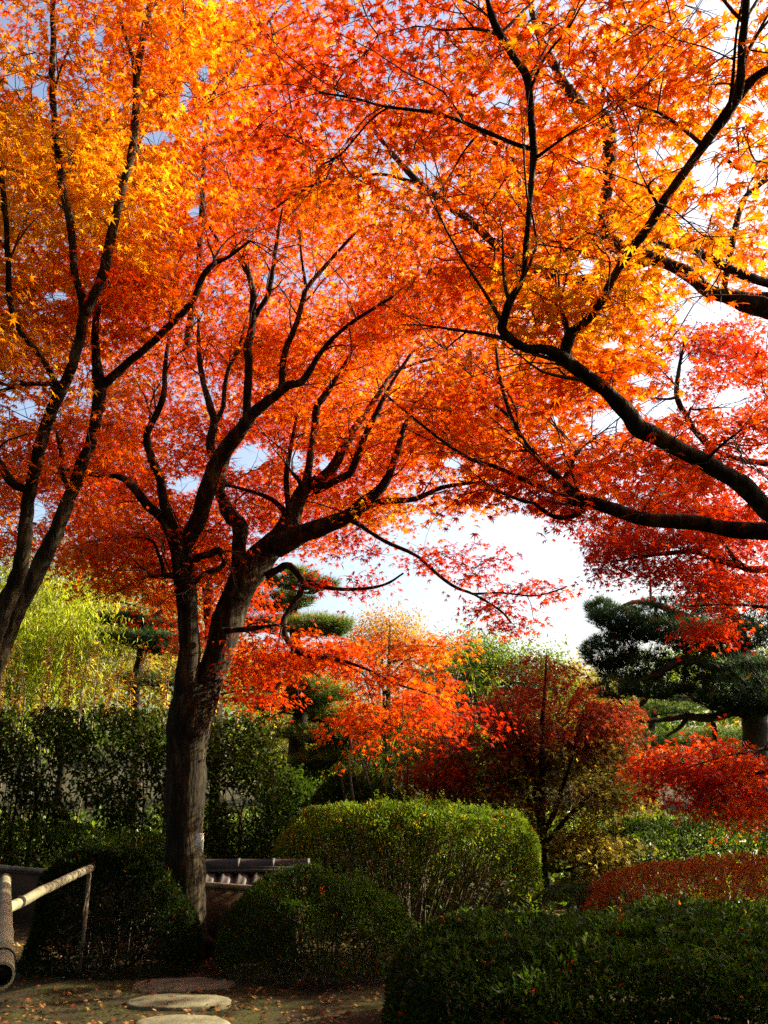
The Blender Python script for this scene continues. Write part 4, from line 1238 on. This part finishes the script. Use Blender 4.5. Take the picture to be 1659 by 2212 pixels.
def undergrowth():
    """rough green ground cover between the hedges and the trees behind"""
    n = 34000
    x, y = R.uniform(-11, 13, n), R.uniform(10.4, 24, n)
    k = smooth_noise(np.stack([x, y, 0 * x], -1), 3, 1.1)
    z = R.uniform(0, 1, n) * (.45 + .35 * k)
    z = z * np.clip((y - 9.6) / 3, .25, 1)
    pos = np.stack([x, y, np.maximum(z, .02)], -1)
    h = np.clip(.45 + .16 * k + R.normal(0, .12, n), .02, .98)
    o = leaves_mesh('undergrowth', TLEAF4, pos, R.normal(size=(n, 3)) + [0, 0, .5], R.normal(size=(n, 3)) + [0, 0, .8], .17 * R.uniform(.5, 1.2, n), ramp(h, GREENS), M_BROAD, None)
    tag(o, 'rough green undergrowth beyond the hedges', 'undergrowth', None, 'stuff')


undergrowth()

# ------------------------------------------------------------------ garden walls
M_PLASTER = noise_mat('brown_plaster', [(.035, .018, .009), (.06, .03, .014), (.08, .042, .02)], 3, .95, .25)
M_TILE = noise_mat('grey_tile', [(.02, .019, .018), (.04, .038, .035), (.07, .066, .06)], 5, .55, .2, (1, 1, 1), .4)
M_BAMBOO = noise_mat('weathered_bamboo', [(.07, .062, .035), (.19, .17, .10), (.30, .275, .17)], 5, .5, .25, (1, 1, 1), .35)
M_CORD = noise_mat('black_cord', [(.012, .011, .01), (.03, .028, .024)], 30, .9, .4)

wa, wb = np.array([-6.4, 11.4]), np.array([-.75, 8.15])
wd = wb - wa
wl = np.linalg.norm(wd)
wr = math.atan2(wd[1], wd[0])
wc = (wa + wb) / 2
lw = thing('garden_wall', 'low brown plastered wall capped with a bamboo pole, behind the forked trunk', 'wall', (wc[0], wc[1], 0))
m = MB()
m.box((wc[0], wc[1], .22), (wl, .06, .52), wr)
m.build('panel', M_PLASTER, lw)
m = MB()
nrm = np.array([-wd[1], wd[0]]) / wl
m.box((wc[0] - nrm[0] * 0, wc[1], .485), (wl - .05, .075, .012), wr)
m.build('rail_board', M_PLASTER, lw)
m = MB()
tt = np.linspace(0, 1, 60)
m.tube(np.stack([wa[0] + wd[0] * tt, wa[1] + wd[1] * tt, np.full(60, .515)], -1), .026 * (1 + .1 * (np.arange(60) % 6 == 0)), 10)
m.build('bamboo_cap', M_BAMBOO, lw, True)

tw = thing('tiled_wall', 'low wall under a weathered grey roof of wavy tiles', 'wall', (-1.1, 9.0, 0))
ty, tx0, tx1 = 9.0, -1.72, -.7
m = MB()
m.box(((tx0 + tx1) / 2, ty, .2), (tx1 - tx0 - .1, .16, .5))
m.build('wall_body', M_PLASTER, tw)
# wavy pan tiles, each row a corrugated sheet with thickness, and half-round ridge pieces
nx = 190
xs = np.linspace(tx0, tx1, nx)
for s in (-1, 1):
    wave = .022 * np.sin(xs / .155 * 2 * math.pi) + .01 * np.sin(xs / .155 * 4 * math.pi + .8)
    rows = [(.02, .60, 0), (.14, .545, 0), (.26, .485, .012), (.262, .46, .012), (.14, .52, 0), (.02, .575, 0)]
    V = np.concatenate([np.stack([xs, np.full(nx, ty + s * a), b + wave + c], -1) for a, b, c in rows])
    m = MB()
    i = np.arange(nx - 1)
    k = len(rows)
    A = np.concatenate([np.stack([r_ * nx + i, r_ * nx + i + 1, ((r_ + 1) % k) * nx + i + 1, ((r_ + 1) % k) * nx + i], -1) for r_ in range(k)])
    m.addarr(V, A)
    m.build('roof_tiles', M_TILE, tw, True)
m = MB()
m.box(((tx0 + tx1) / 2, ty, .61), (tx1 - tx0, .17, .03))
m.box(((tx0 + tx1) / 2, ty, .635), (tx1 - tx0, .13, .018))
m.build('ridge_course', M_TILE, tw)
x = tx0
while x < tx1 - .05:
    m = MB()
    L = .335
    a = np.linspace(0, math.pi, 13)
    ring = lambda xx, r_: np.stack([np.full(13, xx), ty + r_ * np.cos(a), .646 + r_ * np.sin(a)], -1)
    V = np.concatenate([ring(x, .058), ring(x + L - .035, .058), ring(x + L - .034, .066), ring(x + L - .004, .066), ring(x + L - .004, .03), ring(x, .03)])
    fs = []
    for r_ in range(5):
        for q in range(12):
            fs.append((r_ * 13 + q, r_ * 13 + q + 1, (r_ + 1) * 13 + q + 1, (r_ + 1) * 13 + q))
    m.add(V, fs)
    m.build('ridge_tile', M_TILE, tw, True)
    x += L

# ------------------------------------------------------------------ bamboo handrail
def bamboo_pole(m, a, b, r0, r1, node=.16, hollow=False, seed=0):
    a, b = np.array(a), np.array(b)
    L = np.linalg.norm(b - a)
    n = max(12, int(L / .02))
    s = np.linspace(0, 1, n)
    rad = r0 + (r1 - r0) * s
    ph = (s * L + .05 * seed) / node
    d = np.abs(ph - np.round(ph)) * node
    rad = rad * (1 + .075 * np.exp(-(d / .008) ** 2) - .05 * np.exp(-((d - .02) / .012) ** 2))
    j = smooth_noise(np.stack([s * 5, s * 0, s * 0], -1), seed, 2)[:, None] * np.array([0, 0, .006])
    pts = a + (b - a) * s[:, None] + j
    if hollow:
        m.tube(pts, rad, 20, False)
        t_ = (b - a) / L
        inn = np.array([pts[-1], pts[-1] - t_ * .002, pts[-1] - t_ * .14])
        V, A = tube_arr(np.array([pts[-1], pts[-1] - t_ * .10]), np.array([rad[-1] * .8, rad[-1] * .72]), 20)
        base = m.n
        m.addarr(V, A[:, ::-1])
        m.f.extend([base + 20 + i for i in range(20)])
        m.s.append(20)
        V2, A2 = tube_arr(np.array([pts[-1], pts[-1] + t_ * .0005]), np.array([rad[-1], rad[-1] * .8]), 20)
        m.addarr(V2, A2)
    else:
        m.tube(pts, rad, 16)


hr = thing('bamboo_handrail', 'weathered bamboo handrail running along the shaded path to a thin stake', 'handrail', tuple(np.r_[P(100, 1990, 6.3)[:2], 0]))
ra, rb_ = P(12, 1964, 5.4), P(197, 1874, 7.25)
m = MB()
bamboo_pole(m, ra, rb_, .031, .029, .165, False, 1)
m.build('rail', M_BAMBOO, hr, True)
m = MB()
pe = P(172, 2085, 7.25)
pe[2] = -.03
m.tube(np.array([rb_ + (-.005, -.02, -.0), (rb_ + pe) / 2, pe]), [.017, .016, .015], 10)
m.build('post', M_HSTEM, hr, True)


def lashing(parent, c, ax, r, turns=4, w=.006):
    ax = unit(np.array(ax, float))
    u = unit(np.cross(ax, [0, 0, 1]))
    v = np.cross(ax, u)
    t_ = np.linspace(0, turns * 2 * math.pi, turns * 18)
    pts = np.array(c) + u * (r * np.cos(t_))[:, None] + v * (r * np.sin(t_))[:, None] + ax * ((t_ / (2 * math.pi) - turns / 2) * w * 1.7)[:, None]
    m = MB()
    m.tube(pts, w * .6, 6)
    m.build('lashing', M_CORD, parent, True)


lashing(hr, rb_ - (rb_ - ra) * .012, rb_ - ra, .0315, 3)
lashing(hr, ra + (rb_ - ra) * .12, rb_ - ra, .034, 4)
m = MB()
q0 = rb_ + (.01, -.036, .0)
m.tube(np.array([q0, q0 + (.004, -.004, -.12), q0 + (-.016, -.006, -.22), q0 + (-.03, -.006, -.33)]), [.006, .005, .005, .003], 6)
m.build('string', M_PALE, hr, True)

hr2 = thing('bamboo_handrail', 'thick bamboo rail with a hollow sawn end pointing at the viewer', 'handrail', tuple(np.r_[P(4, 2106, 3.2)[:2], 0]))
r2a, r2b = P(10, 1900, 5.45), P(3, 2106, 2.55)
m = MB()
bamboo_pole(m, r2a, r2b, .032, .034, .42, True, 3)
m.build('rail', M_BAMBOO, hr2, True)
m = MB()
f0 = r2a + (r2b - r2a) * .03
m.tube(np.array([f0 + (-.01, .0, -.03), (f0[0] - .01, f0[1], -.03)]), [.026, .028], 12)
m.build('post', M_HSTEM, hr2, True)
m = MB()
f1 = r2a + (r2b - r2a) * .93
m.tube(np.array([f1 + (.0, 0, -.033), (f1[0] - .03, f1[1] - .02, -.03)]), [.009, .009], 8)
m.build('stake', M_CORD, hr2, True)
lashing(hr2, r2a + (r2b - r2a) * .03, r2b - r2a, .034, 3)
lashing(hr2, f1, r2b - r2a, .0355, 2, .004)

# ------------------------------------------------------------------ the white tag on the trunk
M_TAG, _n, _b, _ = new_mat('white_card')
_b.inputs['Base Color'].default_value = (.85, .83, .72, 1)
_b.inputs['Roughness'].default_value = .5
M_INK, _n, _b, _ = new_mat('brown_ink')
_b.inputs['Base Color'].default_value = (.16, .09, .03, 1)
tc = P(431, 1819, 8.0)
tg = thing('name_tag', 'small white name tag fixed to the trunk of the big forked maple', 'sign', tuple(tc))
k = PS(429, 1820, 7.96) / F
rz = math.radians(-12)
tw_, th_ = 17 * k / math.cos(rz), 36 * k
m = MB()
m.box(tc, (tw_, .006, th_), rz)
m.build('card', M_TAG, tg)
cr_, sr_ = math.cos(rz), math.sin(rz)


def on_tag(a, b, w, h):
    dx = a * tw_
    off = -.0042
    return (tc[0] + dx * cr_ - off * sr_ * 1, tc[1] + dx * sr_ + off * cr_, tc[2] + b * th_), (w * tw_, .002, h * th_)


m = MB()
for a, b, w, h in [(.02, .41, .5, .014), (-.36, .26, .04, .05), (-.33, .2, .05, .03), (.04, .24, .05, .04), (.07, .18, .04, .05), (.05, .13, .07, .02), (.08, .08, .04, .05), (.09, .01, .06, .02), (.09, -.05, .04, .05), (.10, -.11, .05, .02), (.04, -.36, .5, .012)]:
    c, s_ = on_tag(a, b, w, h)
    m.box(c, s_, rz)
m.build('lettering', M_INK, tg)
m = MB()
m.tube(np.array([tc + (.0, .004, th_ * .47), tc + (-.01, .07, th_ * .5)]), .002, 6)
m.tube(np.array([tc + (.0, .004, -th_ * .3), tc + (-.01, .07, -th_ * .3)]), .002, 6)
m.build('pin', M_CORD, tg)

# ------------------------------------------------------------------ fallen leaves
def litter():
    n = 24000
    y = 3.4 + 7.2 * R.uniform(0, 1, n) ** 1.1
    x = R.uniform(-1, 1, n) * (.55 * y + .6)
    dens = smooth_noise(np.stack([x, y, 0 * x], -1), 12, 2.2)
    keep = (R.uniform(-1, 1, n) < dens + .35)
    x, y = x[keep], y[keep]
    n = len(x)
    pos = np.stack([x, y, ground_z(x, y) + R.uniform(.004, .03, n)], -1)
    a = R.uniform(0, 6.28, n)
    tip = np.stack([np.cos(a), np.sin(a), R.normal(0, .25, n)], -1)
    nor = np.stack([R.normal(0, .35, n), R.normal(0, .35, n), np.ones(n)], -1)
    L = np.array([(.05, .025, .012), (.10, .045, .018), (.20, .095, .03), (.34, .22, .06), (.28, .10, .025), (.16, .03, .014), (.08, .04, .02)])
    h = R.uniform(0, 1, n)
    o = leaves_mesh('fallen_leaves', T7, pos, tip, nor, .033 * R.uniform(.5, 1.2, n), ramp(h, L), M_LITTER, None)
    tag(o, 'fallen maple leaves scattered over the ground', 'leaves', None, 'stuff')


litter()

# ------------------------------------------------------------------ unseen evergreens added round the viewer to block sky light and sun
for (bx, by, hh, sd) in [(-5.5, -4.5, 12, 1), (-1.0, -6, 13, 2), (4.0, -4.5, 12, 3), (8.5, 0, 9, 4), (9.3, 6.9, 7.5, 5), (-7.5, 1, 8, 6), (-9.5, 8, 8, 7), (-10.5, 14.5, 7, 8), (9.4, 10.5, 6.0, 9)]:
    LBL = {1: 'dense unseen evergreen tree added for shade behind the viewer on the handrail side', 2: 'dense unseen evergreen tree added for shade directly behind the viewer', 3: 'dense unseen evergreen tree added for shade behind the viewer on the hedge side', 4: 'dense unseen evergreen tree added for shade out beyond the flat hedge, behind the viewer',
           5: 'dense evergreen tree added out of view to shade the flat clipped hedge', 6: 'dense evergreen tree added for shade out of view beyond the handrail', 7: 'dense evergreen tree added for shade out of view beside the two-stemmed maple', 8: 'dense evergreen tree added for shade out of view beyond the bamboo clump', 9: 'dense evergreen tree added for shade out of view beyond the rust-red azalea'}
    o = thing('evergreen_tree', LBL[sd], 'tree', (bx, by, 0), 'unseen evergreens added for shade')
    m = MB()
    m.tube(resample(np.array([(bx, by, -.05), (bx + .1, by, hh * .4), (bx, by + .1, hh * .9)]), 4), np.linspace(.2, .05, 9), 10, True, .1, sd)
    m.build('trunk', M_BARK, o, True)
    n = 95 if hh < 9 else 150
    u = unit(R.normal(size=(n, 3))) * np.cbrt(R.uniform(.1, 1, n))[:, None]
    c = np.array([bx, by, hh * .52]) + u * np.array([2.8, {5: 1.5, 9: .7}.get(sd, 2.4), hh * .47])
    idx = np.repeat(np.arange(n), 130)
    pos = c[idx] + R.normal(0, .38, (len(idx), 3)) * [1, .6, 1]
    pos = pos[pos[:, 2] > .1]
    N = len(pos)
    leaves_mesh('crown', TLEAF4, pos, R.normal(size=(N, 3)), R.normal(size=(N, 3)) + [0, 0, .8], .25 * R.uniform(.6, 1.2, N), ramp(np.clip(R.normal(.35, .1, N), 0, 1), GREENS), M_GREEN, o)

o = thing('evergreen_tree', 'spreading evergreen tree whose crown hangs over the viewer on the path', 'tree', (-1.6, -1.9, 0), 'unseen evergreens added for shade')  # added overhead, out of view, to cut the sky light
m = MB()
m.tube(resample(np.array([(-1.6, -1.9, -.05), (-1.5, -1.8, 2.5), (-1.2, -1.4, 6.5)]), 4), np.linspace(.2, .06, 9), 10, True, .1, 9)
m.build('trunk', M_BARK, o, True)
u = unit(R.normal(size=(150, 3))) * np.cbrt(R.uniform(.1, 1, 150))[:, None]
c = np.array([-.2, -1.8, 7.0]) + u * np.array([6.0, 3.0, 1.5])
idx = np.repeat(np.arange(150), 140)
pos = c[idx] + R.normal(0, .36, (len(idx), 3))
N = len(pos)
leaves_mesh('crown', TLEAF4, pos, R.normal(size=(N, 3)), R.normal(size=(N, 3)) + [0, 0, .8], .25 * R.uniform(.6, 1.2, N), ramp(np.clip(R.normal(.35, .1, N), 0, 1), GREENS), M_GREEN, o)

for fn in DEFER:
    fn()
